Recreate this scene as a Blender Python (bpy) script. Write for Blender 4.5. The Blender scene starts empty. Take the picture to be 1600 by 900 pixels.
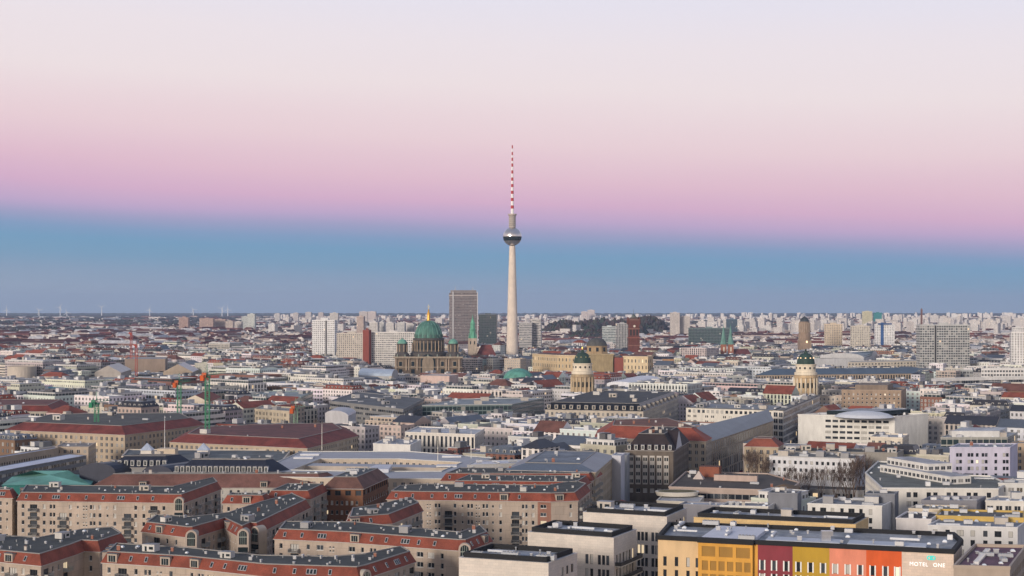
import bpy, math, random
from mathutils import Vector, Matrix
R = math.radians
sc = bpy.context.scene
COL = sc.collection
# ------------------------------------------------------------------ camera, sky, sun, exposure
F, HC, YH = 2374.0, 92.0, 479.0          # focal length in pixels of the 1600 px frame, eye height, eye level row
cd = bpy.data.cameras.new('camera'); cam = bpy.data.objects.new('camera', cd); COL.objects.link(cam)
cam.location = (0, 0, HC); cam.rotation_euler = (R(90), 0, 0)
cd.sensor_width = 36; cd.lens = F/1600*36; cd.shift_y = (YH-450)/1600
cd.clip_start = 1; cd.clip_end = 120000
sc.camera = cam
sc.view_settings.view_transform = 'Standard'; sc.view_settings.look = 'None'
sc.view_settings.exposure = 0.0; sc.view_settings.gamma = 1
sc.cycles.use_denoising = True
sc.cycles.max_bounces = 4; sc.cycles.diffuse_bounces = 2; sc.cycles.glossy_bounces = 2
sc.cycles.transmission_bounces = 2; sc.cycles.volume_bounces = 1; sc.cycles.transparent_max_bounces = 4
def lin(r, g, b):
    f = lambda c: (c/255/12.92) if c/255 <= .04045 else ((c/255+.055)/1.055)**2.4
    return (f(r), f(g), f(b), 1)
world = bpy.data.worlds.new('World'); sc.world = world; world.use_nodes = True
nt = world.node_tree; nt.nodes.clear()
def N(nt, t, **k):
    n = nt.nodes.new(t)
    for a, v in k.items(): setattr(n, a, v)
    return n
tc = N(nt, 'ShaderNodeTexCoord'); sx = N(nt, 'ShaderNodeSeparateXYZ'); nt.links.new(tc.outputs['Generated'], sx.inputs[0])
def mth(nt, op, a, b=None, c=None):
    n = N(nt, 'ShaderNodeMath', operation=op)
    for i, v in enumerate((a, b, c)):
        if v is None: continue
        if isinstance(v, (int, float)): n.inputs[i].default_value = v
        else: nt.links.new(v, n.inputs[i])
    return n.outputs[0]
tilt = mth(nt, 'ADD', sx.outputs[2], mth(nt, 'MULTIPLY', sx.outputs[0], 0.043))
ns = N(nt, 'ShaderNodeTexNoise'); ns.inputs['Scale'].default_value = 1.2; ns.inputs['Detail'].default_value = 2
mp = N(nt, 'ShaderNodeMapping'); mp.inputs['Scale'].default_value = (1.5, 1.5, 14)
nt.links.new(tc.outputs['Generated'], mp.inputs[0]); nt.links.new(mp.outputs[0], ns.inputs[0])
tilt = mth(nt, 'ADD', tilt, mth(nt, 'MULTIPLY', mth(nt, 'SUBTRACT', ns.outputs[0], .5), .018))
pos = mth(nt, 'MULTIPLY', tilt, 2.0)
cr = N(nt, 'ShaderNodeValToRGB'); nt.links.new(pos, cr.inputs[0])
stops = [(0.0, (148, 165, 187)), (.012, (137, 161, 187)), (.024, (120, 159, 189)), (.035, (116, 159, 192)), (.043, (130, 158, 194)),
         (.0505, (160, 161, 197)), (.0585, (194, 169, 204)), (.0685, (217, 177, 204)), (.083, (228, 191, 207)), (.106, (236, 210, 216)),
         (.142, (240, 226, 228)), (.172, (238, 228, 233)), (.198, (232, 228, 239)), (.27, (214, 215, 228)), (.36, (178, 186, 208)), (.5, (136, 149, 180))]
el = cr.color_ramp.elements
while len(el) > 1: el.remove(el[0])
el[0].position = 0; el[0].color = lin(*stops[0][1])
for p, c in stops[1:]:
    e = el.new(p*2); e.color = lin(*c)
# the western half, behind the camera, still glows from the sun that has just set
sky = N(nt, 'ShaderNodeTexSky'); sky.sky_type = 'NISHITA'; sky.sun_disc = False
sky.sun_elevation = R(3); sky.sun_rotation = R(213)
west = N(nt, 'ShaderNodeMapRange'); nt.links.new(mth(nt, 'ADD', mth(nt, 'MULTIPLY', sx.outputs[0], .5), mth(nt, 'MULTIPLY', sx.outputs[1], .86)), west.inputs[0])
west.inputs[1].default_value = .15; west.inputs[2].default_value = -.8
low = N(nt, 'ShaderNodeMapRange'); nt.links.new(sx.outputs[2], low.inputs[0])
low.inputs[1].default_value = .6; low.inputs[2].default_value = .0
glow = N(nt, 'ShaderNodeMixRGB'); glow.inputs[2].default_value = (2.05, 1.74, 1.5, 1)
nt.links.new(mth(nt, 'MULTIPLY', west.outputs[0], low.outputs[0]), glow.inputs[0]); nt.links.new(cr.outputs[0], glow.inputs[1])
bg = N(nt, 'ShaderNodeBackground'); nt.links.new(glow.outputs[0], bg.inputs[0]); bg.inputs[1].default_value = 1.0
bg2 = N(nt, 'ShaderNodeBackground'); nt.links.new(sky.outputs[0], bg2.inputs[0]); bg2.inputs[1].default_value = 0.05
mixf = N(nt, 'ShaderNodeMixShader'); nt.links.new(mth(nt, 'MULTIPLY', west.outputs[0], .4), mixf.inputs[0])
nt.links.new(bg.outputs[0], mixf.inputs[1]); nt.links.new(bg2.outputs[0], mixf.inputs[2])
wo = N(nt, 'ShaderNodeOutputWorld'); nt.links.new(mixf.outputs[0], wo.inputs[0])
ld = bpy.data.lights.new('sun', 'SUN'); sun = bpy.data.objects.new('sun', ld); COL.objects.link(sun)
ld.energy = 2.8; ld.angle = R(12); ld.color = (1, .87, .74)
sun.rotation_euler = (R(78), 0, R(-33))     # afterglow low in the west, behind and left of the camera
# ------------------------------------------------------------------ materials
MATS = {}
def newmat(name):
    m = bpy.data.materials.new(name); m.use_nodes = True; m.node_tree.nodes.clear(); MATS[name] = m
    nt = m.node_tree; o = N(nt, 'ShaderNodeOutputMaterial'); p = N(nt, 'ShaderNodeBsdfPrincipled'); nt.links.new(p.outputs[0], o.inputs[0])
    return m, nt, p
def mix(nt, f, a, b, mode='MIX'):
    n = N(nt, 'ShaderNodeMixRGB', blend_type=mode)
    for i, v in zip((0, 1, 2), (f, a, b)):
        if isinstance(v, (int, float)) and i == 0: n.inputs[0].default_value = v
        elif isinstance(v, (tuple, list)): n.inputs[i].default_value = tuple(v)[:3]+(1,)
        elif isinstance(v, (int, float)): n.inputs[i].default_value = (v, v, v, 1)
        else: nt.links.new(v, n.inputs[i])
    return n.outputs[0]
def tint(nt):
    a = N(nt, 'ShaderNodeAttribute'); a.attribute_name = 'tint'; return a.outputs['Color']
def noise(nt, scale, detail=4, stretch=(1, 1, 1), lo=.8, hi=1.15, rough=.6):
    g = N(nt, 'ShaderNodeNewGeometry'); m = N(nt, 'ShaderNodeMapping'); m.inputs['Scale'].default_value = stretch
    nt.links.new(g.outputs['Position'], m.inputs[0])
    n = N(nt, 'ShaderNodeTexNoise'); n.inputs['Scale'].default_value = scale; n.inputs['Detail'].default_value = detail; n.inputs['Roughness'].default_value = rough
    nt.links.new(m.outputs[0], n.inputs[0])
    r = N(nt, 'ShaderNodeMapRange'); nt.links.new(n.outputs[0], r.inputs[0])
    r.inputs[1].default_value = .3; r.inputs[2].default_value = .7; r.inputs[3].default_value = lo; r.inputs[4].default_value = hi
    return r.outputs[0]
def worn(nt, base, *ns):
    for x in ns: base = mix(nt, 1, base, x, 'MULTIPLY')
    return base
# plain wall
def walls_mat(name, rough=.85, lo=.86, hi=1.08):
    m, nt, p = newmat(name)
    c = worn(nt, tint(nt), noise(nt, .35, 5, (1, 1, .35), lo, hi), noise(nt, .06, 3, (1, 1, 1), .92, 1.06))
    nt.links.new(c, p.inputs['Base Color']); p.inputs['Roughness'].default_value = rough
    return m
walls_mat('wall'); walls_mat('trim', .6, .95, 1.05)
walls_mat('stone', .85, .72, 1.15)
def clad(name, bw, bh, c=.88, mort=.02, lo=.9, hi=1.08, rough=.8):
    m, nt, p = newmat(name); g = N(nt, 'ShaderNodeNewGeometry'); a = N(nt, 'ShaderNodeSeparateXYZ'); b = N(nt, 'ShaderNodeSeparateXYZ')
    nt.links.new(g.outputs['Position'], a.inputs[0]); nt.links.new(g.outputs['Normal'], b.inputs[0])
    u = mth(nt, 'SUBTRACT', mth(nt, 'MULTIPLY', a.outputs[1], b.outputs[0]), mth(nt, 'MULTIPLY', a.outputs[0], b.outputs[1]))
    cb = N(nt, 'ShaderNodeCombineXYZ'); nt.links.new(u, cb.inputs[0]); nt.links.new(a.outputs[2], cb.inputs[1])
    br = N(nt, 'ShaderNodeTexBrick'); nt.links.new(cb.outputs[0], br.inputs[0]); br.inputs['Scale'].default_value = 1; br.inputs['Brick Width'].default_value = bw; br.inputs['Row Height'].default_value = bh
    br.inputs['Mortar Size'].default_value = mort; br.inputs['Color1'].default_value = (c, c, c*.985, 1); br.inputs['Color2'].default_value = (1.05, 1.03, 1.0, 1); br.inputs['Mortar'].default_value = (.55, .54, .53, 1)
    nt.links.new(worn(nt, tint(nt), br.outputs[0], noise(nt, .3, 5, (1, 1, .3), lo, hi), noise(nt, .05, 3, (1, 1, 1), .9, 1.06)), p.inputs['Base Color']); p.inputs['Roughness'].default_value = rough
clad('panelled', 3.1, 2.9, .94, .03, .84, 1.1); clad('stone_clad', 1.5, .75, .92, .012, .94, 1.05); clad('brickwork', .9, .3, .8, .03)
# facades whose openings are one cell of the uv map each
def facade(name, wx, wy, mull=True, glass=(.018, .022, .03), frame=None, curtain=.22, lit=.004):
    m, nt, p = newmat(name)
    uv = N(nt, 'ShaderNodeUVMap'); uv.uv_map = 'uv'
    s = N(nt, 'ShaderNodeSeparateXYZ'); nt.links.new(uv.outputs[0], s.inputs[0])
    u, v = s.outputs[0], s.outputs[1]
    fx = mth(nt, 'ABSOLUTE', mth(nt, 'SUBTRACT', mth(nt, 'FRACT', u), .5)); fy = mth(nt, 'ABSOLUTE', mth(nt, 'SUBTRACT', mth(nt, 'FRACT', v), .5))
    win = mth(nt, 'MULTIPLY', mth(nt, 'LESS_THAN', fx, wx/2), mth(nt, 'LESS_THAN', fy, wy/2))
    cb = N(nt, 'ShaderNodeCombineXYZ'); nt.links.new(mth(nt, 'FLOOR', u), cb.inputs[0]); nt.links.new(mth(nt, 'FLOOR', v), cb.inputs[1])
    t = tint(nt); sp = N(nt, 'ShaderNodeSeparateColor'); nt.links.new(t, sp.inputs[0]); nt.links.new(mth(nt, 'MULTIPLY', sp.outputs[1], 97.3), cb.inputs[2])
    wn = N(nt, 'ShaderNodeTexWhiteNoise'); nt.links.new(cb.outputs[0], wn.inputs[0])
    rv = wn.outputs[0]
    gl = mix(nt, mth(nt, 'GREATER_THAN', rv, 1-curtain), glass, (.32, .31, .29))
    gl = mix(nt, mth(nt, 'LESS_THAN', rv, .3), gl, (.05, .06, .075))
    wall = worn(nt, t, noise(nt, .3, 5, (1, 1, .4), .86, 1.08), noise(nt, .06, 3, (1, 1, 1), .92, 1.06))
    if frame:
        fr = mth(nt, 'MULTIPLY', mth(nt, 'LESS_THAN', fx, wx/2+.07), mth(nt, 'LESS_THAN', fy, wy/2+.06))
        wall = mix(nt, fr, wall, frame)
    if mull:
        gl = mix(nt, mth(nt, 'LESS_THAN', fx, .03), gl, (.5, .5, .5))
    nt.links.new(mix(nt, win, wall, gl), p.inputs['Base Color'])
    nt.links.new(mth(nt, 'SUBTRACT', .85, mth(nt, 'MULTIPLY', win, .7)), p.inputs['Roughness'])
    em = mth(nt, 'MULTIPLY', win, mth(nt, 'GREATER_THAN', mth(nt, 'FRACT', mth(nt, 'MULTIPLY', rv, 37.7)), 1-lit))
    p.inputs['Emission Color'].default_value = (1, .72, .40, 1); nt.links.new(mth(nt, 'MULTIPLY', em, .9), p.inputs['Emission Strength'])
facade('facade_punched', .42, .56); facade('facade_wide', .66, .5); facade('facade_ribbon', 1.02, .44, True)
facade('facade_grid', .74, .68); facade('facade_glass', .9, .82, False, (.03, .05, .055), curtain=.02)
facade('facade_framed', .34, .5, True, frame=(.72, .70, .66)); facade('facade_tall', .5, .84, False, curtain=.1)
# roofs
def roof_mat(name, *ns, rough=.8, metal=0):
    m, nt, p = newmat(name)
    nt.links.new(worn(nt, tint(nt), *[noise(nt, *n) for n in ns]), p.inputs['Base Color']); p.inputs['Roughness'].default_value = rough; p.inputs['Metallic'].default_value = metal
    return m, nt, p
roof_mat('flat_roof', (.12, 6, (1, 1, 1), .58, 1.28), (1.1, 3, (1, 1, 1), .85, 1.12))
_p = MATS['flat_roof'].node_tree; _b = [n for n in _p.nodes if n.type == 'BSDF_PRINCIPLED'][0]; _src = _b.inputs['Base Color'].links[0].from_socket
_g = N(_p, 'ShaderNodeNewGeometry'); _m = N(_p, 'ShaderNodeMapping'); _m.inputs['Rotation'].default_value = (0, 0, R(33)); _p.links.new(_g.outputs['Position'], _m.inputs[0])
_k = N(_p, 'ShaderNodeTexBrick'); _p.links.new(_m.outputs[0], _k.inputs[0]); _k.inputs['Scale'].default_value = 1; _k.inputs['Brick Width'].default_value = 9; _k.inputs['Row Height'].default_value = 2.2; _k.inputs['Mortar Size'].default_value = .06
_k.inputs['Color1'].default_value = (.86, .87, .89, 1); _k.inputs['Color2'].default_value = (1.06, 1.05, 1.03, 1); _k.inputs['Mortar'].default_value = (.6, .6, .6, 1)
_p.links.new(mix(_p, 1, _src, _k.outputs[0], 'MULTIPLY'), _b.inputs['Base Color'])
roof_mat('tile_roof', (.16, 5, (1, 1, 1), .6, 1.3), (2.2, 2, (1, 1, 3), .78, 1.2))
roof_mat('metal_roof', (.1, 4, (1, 1, 1), .82, 1.12), (1.4, 2, (1, 1, .3), .86, 1.1), rough=.38, metal=.25)
roof_mat('copper', (.25, 5, (1, 1, .35), .6, 1.3), rough=.7)
roof_mat('steel', (.2, 3, (1, 1, 1), .9, 1.1), rough=.28, metal=.85)
roof_mat('paint', (.4, 3, (1, 1, 1), .9, 1.06), rough=.5)
roof_mat('gold', (.5, 3, (1, 1, 1), .85, 1.1), rough=.35, metal=.6)
roof_mat('bark', (1.5, 3, (1, 1, 1), .7, 1.2), rough=.95)
roof_mat('foliage', (.05, 4, (1, 1, 1), .6, 1.4), rough=.95)
m, nt, p = newmat('glass')
oi = N(nt, 'ShaderNodeObjectInfo'); rr = oi.outputs['Random']
c = mix(nt, mth(nt, 'GREATER_THAN', rr, .78), (.02, .024, .03), (.50, .49, .46)); c = mix(nt, mth(nt, 'LESS_THAN', rr, .25), c, (.06, .07, .085))
nt.links.new(c, p.inputs['Base Color']); p.inputs['Roughness'].default_value = .12
p.inputs['Emission Color'].default_value = (1, .78, .5, 1)
nt.links.new(mth(nt, 'MULTIPLY', mth(nt, 'GREATER_THAN', mth(nt, 'FRACT', mth(nt, 'MULTIPLY', rr, 53.3)), .968), .8), p.inputs['Emission Strength'])
m, nt, p = newmat('dark_glass'); p.inputs['Base Color'].default_value = (.02, .03, .035, 1); p.inputs['Roughness'].default_value = .1
m, nt, p = newmat('warm_glow'); p.inputs['Base Color'].default_value = (1, .7, .4, 1); p.inputs['Emission Color'].default_value = (1, .7, .4, 1); p.inputs['Emission Strength'].default_value = 1.5
# ------------------------------------------------------------------ frame of the city and pixel to place
TH = R(33)
E = (math.sin(TH), math.cos(TH)); NN = (-math.cos(TH), math.sin(TH))
RE = 7.4e6
def drop(y): return -y*y/(2*RE)
def W(px, py, h):
    D = F*(HC-h)/(py-YH); return ((px-800)*D/F, D)
def atD(px, D): return ((px-800)*D/F, D)
def scr(x, y, z): return (800+F*x/y, YH+F*(HC-z)/y)
# ------------------------------------------------------------------ mesh builder
class MB:
    def __init__(s): s.v = []; s.f = []; s.m = []; s.t = []; s.uv = []; s.names = []
    def face(s, pts, mat, t, uv=None):
        k = len(s.v); s.v.extend(pts); s.f.append(tuple(range(k, k+len(pts))))
        if mat not in s.names: s.names.append(mat)
        s.m.append(s.names.index(mat)); s.t.append(t)
        s.uv.extend(uv if uv else [(0, 0)]*len(pts))
    def obox(s, c, ux, uy, sx, sy, z0, z1, mat, t, top=None, bottom=True, tmat=None):
        "box centred on plan point c, plan axes ux uy, full sizes sx sy"
        P = [(c[0]+a*ux[0]*sx/2+b*uy[0]*sy/2, c[1]+a*ux[1]*sx/2+b*uy[1]*sy/2) for a, b in ((-1, -1), (1, -1), (1, 1), (-1, 1))]
        s.prism(P, z0, z1, mat, t, top, tmat, bottom)
    def prism(s, P, z0, z1, mat, t, top=None, tmat=None, bottom=False):
        n = len(P)
        for i in range(n):
            a, b = P[i], P[(i+1) % n]
            s.face([(a[0], a[1], z0), (b[0], b[1], z0), (b[0], b[1], z1), (a[0], a[1], z1)], mat, t)
        s.face([(p[0], p[1], z1) for p in P], tmat or mat, top or t)
        if bottom: s.face([(p[0], p[1], z0) for p in reversed(P)], mat, t)
    def loft(s, P, Q, z0, z1, mat, t, cap=False):
        n = len(P)
        for i in range(n):
            j = (i+1) % n
            s.face([(P[i][0], P[i][1], z0), (P[j][0], P[j][1], z0), (Q[j][0], Q[j][1], z1), (Q[i][0], Q[i][1], z1)], mat, t)
        if cap: s.face([(p[0], p[1], z1) for p in Q], mat, t)
    def lathe(s, c, prof, mat, t, n=24, rot=0, mats=None):
        "prof: (radius, z) from the bottom up"
        for k in range(len(prof)-1):
            (r0, z0), (r1, z1) = prof[k], prof[k+1]
            mm, tt = mats[k] if mats else (mat, t)
            for i in range(n):
                a, b = rot+2*math.pi*i/n, rot+2*math.pi*(i+1)/n
                ca, sa, cb, sb = math.cos(a), math.sin(a), math.cos(b), math.sin(b)
                q = [(c[0]+r0*ca, c[1]+r0*sa, z0), (c[0]+r0*cb, c[1]+r0*sb, z0)]
                if r1 > 1e-6: q += [(c[0]+r1*cb, c[1]+r1*sb, z1), (c[0]+r1*ca, c[1]+r1*sa, z1)]
                else: q += [(c[0], c[1], z1)]
                if r0 <= 1e-6: q = [q[0]]+q[2:]
                s.face(q, mm, tt)
    def bar(s, a, b, w, mat, t, w2=None, n=4):
        a = Vector(a); b = Vector(b); d = (b-a).normalized(); up = Vector((0, 0, 1)) if abs(d.z) < .9 else Vector((1, 0, 0))
        x = d.cross(up).normalized(); y = d.cross(x); w2 = w if w2 is None else w2
        ra = [a+(x*math.cos(q)+y*math.sin(q))*w/2 for q in [2*math.pi*i/n+.785 for i in range(n)]]
        rb = [b+(x*math.cos(q)+y*math.sin(q))*w2/2 for q in [2*math.pi*i/n+.785 for i in range(n)]]
        for i in range(n):
            j = (i+1) % n; s.face([tuple(ra[j]), tuple(ra[i]), tuple(rb[i]), tuple(rb[j])], mat, t)
        s.face([tuple(p) for p in ra], mat, t); s.face([tuple(p) for p in reversed(rb)], mat, t)
    def mesh(s, name, origin=(0, 0, 0)):
        me = bpy.data.meshes.new(name)
        ox, oy, oz = origin
        me.from_pydata([(x-ox, y-oy, z-oz) for x, y, z in s.v], [], s.f)
        for n in s.names: me.materials.append(MATS[n])
        me.polygons.foreach_set('material_index', s.m)
        at = me.attributes.new('tint', 'FLOAT_COLOR', 'CORNER')
        buf = []; 
        for f, t in zip(s.f, s.t): buf.extend((t[0], t[1], t[2], 1.0)*len(f))
        at.data.foreach_set('color', buf)
        uvl = me.uv_layers.new(name='uv'); b2 = []
        for q in s.uv: b2.extend(q)
        uvl.data.foreach_set('uv', b2)
        me.update(); return me
    def build(s, name, parent=None, origin=(0, 0, 0), smooth=False):
        if not s.f: return None
        me = s.mesh(name, origin); o = bpy.data.objects.new(name, me); COL.objects.link(o)
        if parent: o.parent = parent
        else: o.location = origin
        if smooth: me.polygons.foreach_set('use_smooth', [True]*len(me.polygons))
        return o
# ------------------------------------------------------------------ things, labels
THINGS = []
def tag(o, label, cat, group=None, pos=None):
    o['label'] = label; o['category'] = cat
    if group: o['group'] = group
    THINGS.append((o, pos)); return o
def thing(name, label, cat, loc, group=None, rz=0):
    o = bpy.data.objects.new(name, None); COL.objects.link(o); o.location = loc; o.empty_display_size = 2; o.rotation_euler[2] = rz
    return tag(o, label, cat, group)
def struct(o, kind='structure'):
    o['kind'] = kind; return o
def copyof(o, parent, loc, rz=0, sc_=None, rx=0):
    c = o.copy(); COL.objects.link(c); c.parent = parent; c.location = loc; c.rotation_euler = (rx, 0, rz)
    if sc_: c.scale = sc_
    return c
def copytree(o, loc, rz, s=1):
    r = o.copy(); COL.objects.link(r); r.location = loc; r.rotation_euler = (0, 0, rz); r.scale = (s, s, s)
    for ch in o.children:
        c = ch.copy(); COL.objects.link(c); c.parent = r
    return r
# ------------------------------------------------------------------ plan geometry
def offset(P, d):
    "shrink a counter-clockwise polygon by d"
    n = len(P); out = []
    for i in range(n):
        a, b, c = Vector(P[i-1]), Vector(P[i]), Vector(P[(i+1) % n])
        u = (b-a).normalized(); v = (c-b).normalized(); nu = Vector((-u.y, u.x)); nv = Vector((-v.y, v.x))
        k = 1+nu.dot(nv); k = max(k, .35)
        m = (nu+nv)/k; out.append(tuple(b+m*d))
    return out
def cen(P): return (sum(p[0] for p in P)/len(P), sum(p[1] for p in P)/len(P))
def inside(p, P):
    r = False; n = len(P); x, y = p
    for i in range(n):
        (x0, y0), (x1, y1) = P[i], P[(i+1) % n]
        if (y0 > y) != (y1 > y) and x < (x1-x0)*(y-y0)/(y1-y0)+x0: r = not r
    return r
def area(P): return .5*sum(P[i][0]*P[(i+1) % len(P)][1]-P[(i+1) % len(P)][0]*P[i][1] for i in range(len(P)))
def lerp(a, b, t): return (a[0]+(b[0]-a[0])*t, a[1]+(b[1]-a[1])*t)
def dist(a, b): return math.hypot(a[0]-b[0], a[1]-b[1])
def rect(px, py, h, a, b, rot=33):
    "plan rectangle whose near corner shows at pixel px,py: a metres to the left, b metres away to the right"
    t = R(rot); e = (math.sin(t), math.cos(t)); n = (-math.cos(t), math.sin(t)); B = W(px, py, h)
    A = (B[0]+n[0]*a, B[1]+n[1]*a); C = (B[0]+e[0]*b, B[1]+e[1]*b)
    return [A, B, C, (A[0]+e[0]*b, A[1]+e[1]*b)]
def chain(pts, h, back=None):
    P = [W(x, y, h) for x, y in pts]
    if back is None and len(P) == 2: back = 16
    if back is None: P.append((P[0][0]+P[-1][0]-P[-2][0], P[0][1]+P[-1][1]-P[-2][1]))
    elif isinstance(back, (int, float)):
        P.append((P[-1][0]+E[0]*back, P[-1][1]+E[1]*back)); P.append((P[0][0]+E[0]*back, P[0][1]+E[1]*back))
    else: P += [W(x, y, h) for x, y in back]
    if area(P) < 0: print('CLOCKWISE', pts)
    return P
OCC = []       # plan polygons already built on
def occupied(p):
    for P, bb in OCC:
        if bb[0] < p[0] < bb[2] and bb[1] < p[1] < bb[3] and inside(p, P): return True
    return False
def occupy(P, m=5):
    Q = offset(P, -m); xs = [p[0] for p in Q]; ys = [p[1] for p in Q]; OCC.append((Q, (min(xs), min(ys), max(xs), max(ys))))
CLEAR = []     # (x0, x1, row, depth): nothing nearer than depth may rise above this row between these columns
def clear(x0, x1, row, D): CLEAR.append((x0, x1, row, D))
def maxh(x0, x1, D):
    m = 99
    for a, b, row, d in CLEAR:
        if D < d-5 and x1 > a and x0 < b: m = min(m, HC-(row-YH)*D/F)
    return m
rnd = random.Random(11)
# ------------------------------------------------------------------ ground, haze
def build_ground():
    mb = MB(); ys = [60, 300, 700, 1200, 2000, 3000, 4500, 6500, 9000, 12000, 16000, 20000, 25000, 31000, 38000]
    ks = [-1.0+.1*i for i in range(21)]
    me_v = []; faces = []
    ys = [-600, 0]+ys
    for y in ys:
        for k in ks: me_v.append((k*(y*.55+900), y, drop(max(y, 0))))
    n = len(ks)
    for i in range(len(ys)-1):
        for j in range(n-1): faces.append((i*n+j, i*n+j+1, (i+1)*n+j+1, (i+1)*n+j))
    me = bpy.data.meshes.new('ground'); me.from_pydata(me_v, [], faces)
    m, nt, p = newmat('ground')
    near = mix(nt, noise(nt, .02, 4, (1, 1, 1), 0, 1), (.022, .024, .028), (.055, .053, .052))
    far = mix(nt, noise(nt, .0016, 5, (1, 1, 1), 0, 1), (.022, .028, .026), (.06, .055, .055))
    g = N(nt, 'ShaderNodeNewGeometry'); s = N(nt, 'ShaderNodeSeparateXYZ'); nt.links.new(g.outputs['Position'], s.inputs[0])
    r = N(nt, 'ShaderNodeMapRange'); nt.links.new(s.outputs[1], r.inputs[0]); r.inputs[1].default_value = 1500; r.inputs[2].default_value = 3500
    nt.links.new(mix(nt, r.outputs[0], near, far), p.inputs['Base Color']); p.inputs['Roughness'].default_value = .9
    me.materials.append(m)
    o = bpy.data.objects.new('ground', me); COL.objects.link(o); struct(o)
def build_haze(dens=3.1e-5):
    me = bpy.data.meshes.new('haze')
    x, y0, y1, z0, z1 = 21900, -700, 38500, -101, 380
    vs = [(-x, y0, z0), (x, y0, z0), (x, y1, z0), (-x, y1, z0), (-x, y0, z1), (x, y0, z1), (x, y1, z1), (-x, y1, z1)]
    me.from_pydata(vs, [], [(0, 3, 2, 1), (4, 5, 6, 7), (0, 1, 5, 4), (1, 2, 6, 5), (2, 3, 7, 6), (3, 0, 4, 7)])
    m = bpy.data.materials.new('haze'); m.use_nodes = True; nt = m.node_tree; nt.nodes.clear()
    o = N(nt, 'ShaderNodeOutputMaterial'); v = N(nt, 'ShaderNodeVolumePrincipled'); nt.links.new(v.outputs[0], o.inputs['Volume'])
    v.inputs['Color'].default_value = (.53, .69, .96, 1); v.inputs['Density'].default_value = dens; v.inputs['Anisotropy'].default_value = 0
    me.materials.append(m); ob = bpy.data.objects.new('haze', me); COL.objects.link(ob); struct(ob, 'stuff')
# ------------------------------------------------------------------ roofs
def ringroof(mb, P, z, ph, th, mat, t, over=.15):
    O = offset(P, -over); I = offset(P, th); n = len(P)
    for i in range(n):
        j = (i+1) % n; a, b, c, d = O[i], O[j], I[j], I[i]
        mb.face([(a[0], a[1], z), (b[0], b[1], z), (b[0], b[1], z+ph), (a[0], a[1], z+ph)], mat, t)
        mb.face([(a[0], a[1], z+ph), (b[0], b[1], z+ph), (c[0], c[1], z+ph), (d[0], d[1], z+ph)], mat, t)
        mb.face([(d[0], d[1], z+ph), (c[0], c[1], z+ph), (c[0], c[1], z), (d[0], d[1], z)], mat, t)
        mb.face([(b[0], b[1], z), (a[0], a[1], z), (d[0], d[1], z), (c[0], c[1], z)], mat, t)
    return I
def hiproof(mb, P, z, rh, mat, t, hip=.5, over=.5, gable_t=None, gmat='wall'):
    "4 corner roof with the ridge along its longer axis; hip 0 gives gables"
    Q = offset(P, -over); l0 = dist(Q[0], Q[1]); l1 = dist(Q[1], Q[2])
    if l0 < l1: Q = Q[1:]+Q[:1]
    w = min(l0, l1); L = max(l0, l1); k = hip*w/L
    m0 = lerp(Q[1], Q[2], .5); m1 = lerp(Q[0], Q[3], .5)
    r0 = lerp(m0, m1, k); r1 = lerp(m1, m0, k)
    g = lambda p, zz: (p[0], p[1], zz)
    mb.face([g(Q[0], z), g(Q[1], z), g(r0, z+rh), g(r1, z+rh)], mat, t); mb.face([g(Q[2], z), g(Q[3], z), g(r1, z+rh), g(r0, z+rh)], mat, t)
    gt, gm = (t, mat) if hip > 0 else (gable_t or t, gmat)
    mb.face([g(Q[1], z), g(Q[2], z), g(r0, z+rh)], gm, gt); mb.face([g(Q[3], z), g(Q[0], z), g(r1, z+rh)], gm, gt)
    mb.face([g(p, z) for p in reversed(Q)], mat, t)
def barrel(mb, P, z, rh, mat, t, endt, seg=8):
    Q = offset(P, -.2)
    if dist(Q[0], Q[1]) < dist(Q[1], Q[2]): Q = Q[1:]+Q[:1]
    pa = [(lerp(Q[1], Q[2], .5-.5*math.cos(math.pi*i/seg)), z+rh*math.sin(math.pi*i/seg)) for i in range(seg+1)]
    pb = [(lerp(Q[0], Q[3], .5-.5*math.cos(math.pi*i/seg)), z+rh*math.sin(math.pi*i/seg)) for i in range(seg+1)]
    g = lambda q: (q[0][0], q[0][1], q[1])
    for i in range(seg): mb.face([g(pb[i]), g(pa[i]), g(pa[i+1]), g(pb[i+1])], mat, t)
    mb.face([g(q) for q in pa], 'wall', endt); mb.face([g(q) for q in reversed(pb)], 'wall', endt)
def walluv(mb, P, z0, z1, mat, t, pitch=3.2, fh=3.3, skip=()):
    n = len(P)
    for i in range(n):
        if i in skip: continue
        a, b = P[i], P[(i+1) % n]; L = dist(a, b)
        nu = max(1, round(L/pitch)); nf = max(1, round((z1-z0-.6)/fh)); o = rnd.randrange(50); q = nf+.6/fh*1.0
        mm = mat if L > 4 else 'wall'
        mb.face([(a[0], a[1], z0), (b[0], b[1], z0), (b[0], b[1], z1), (a[0], a[1], z1)], mm, t,
                [(o, 0), (o+nu, 0), (o+nu, q), (o, q)])
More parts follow.
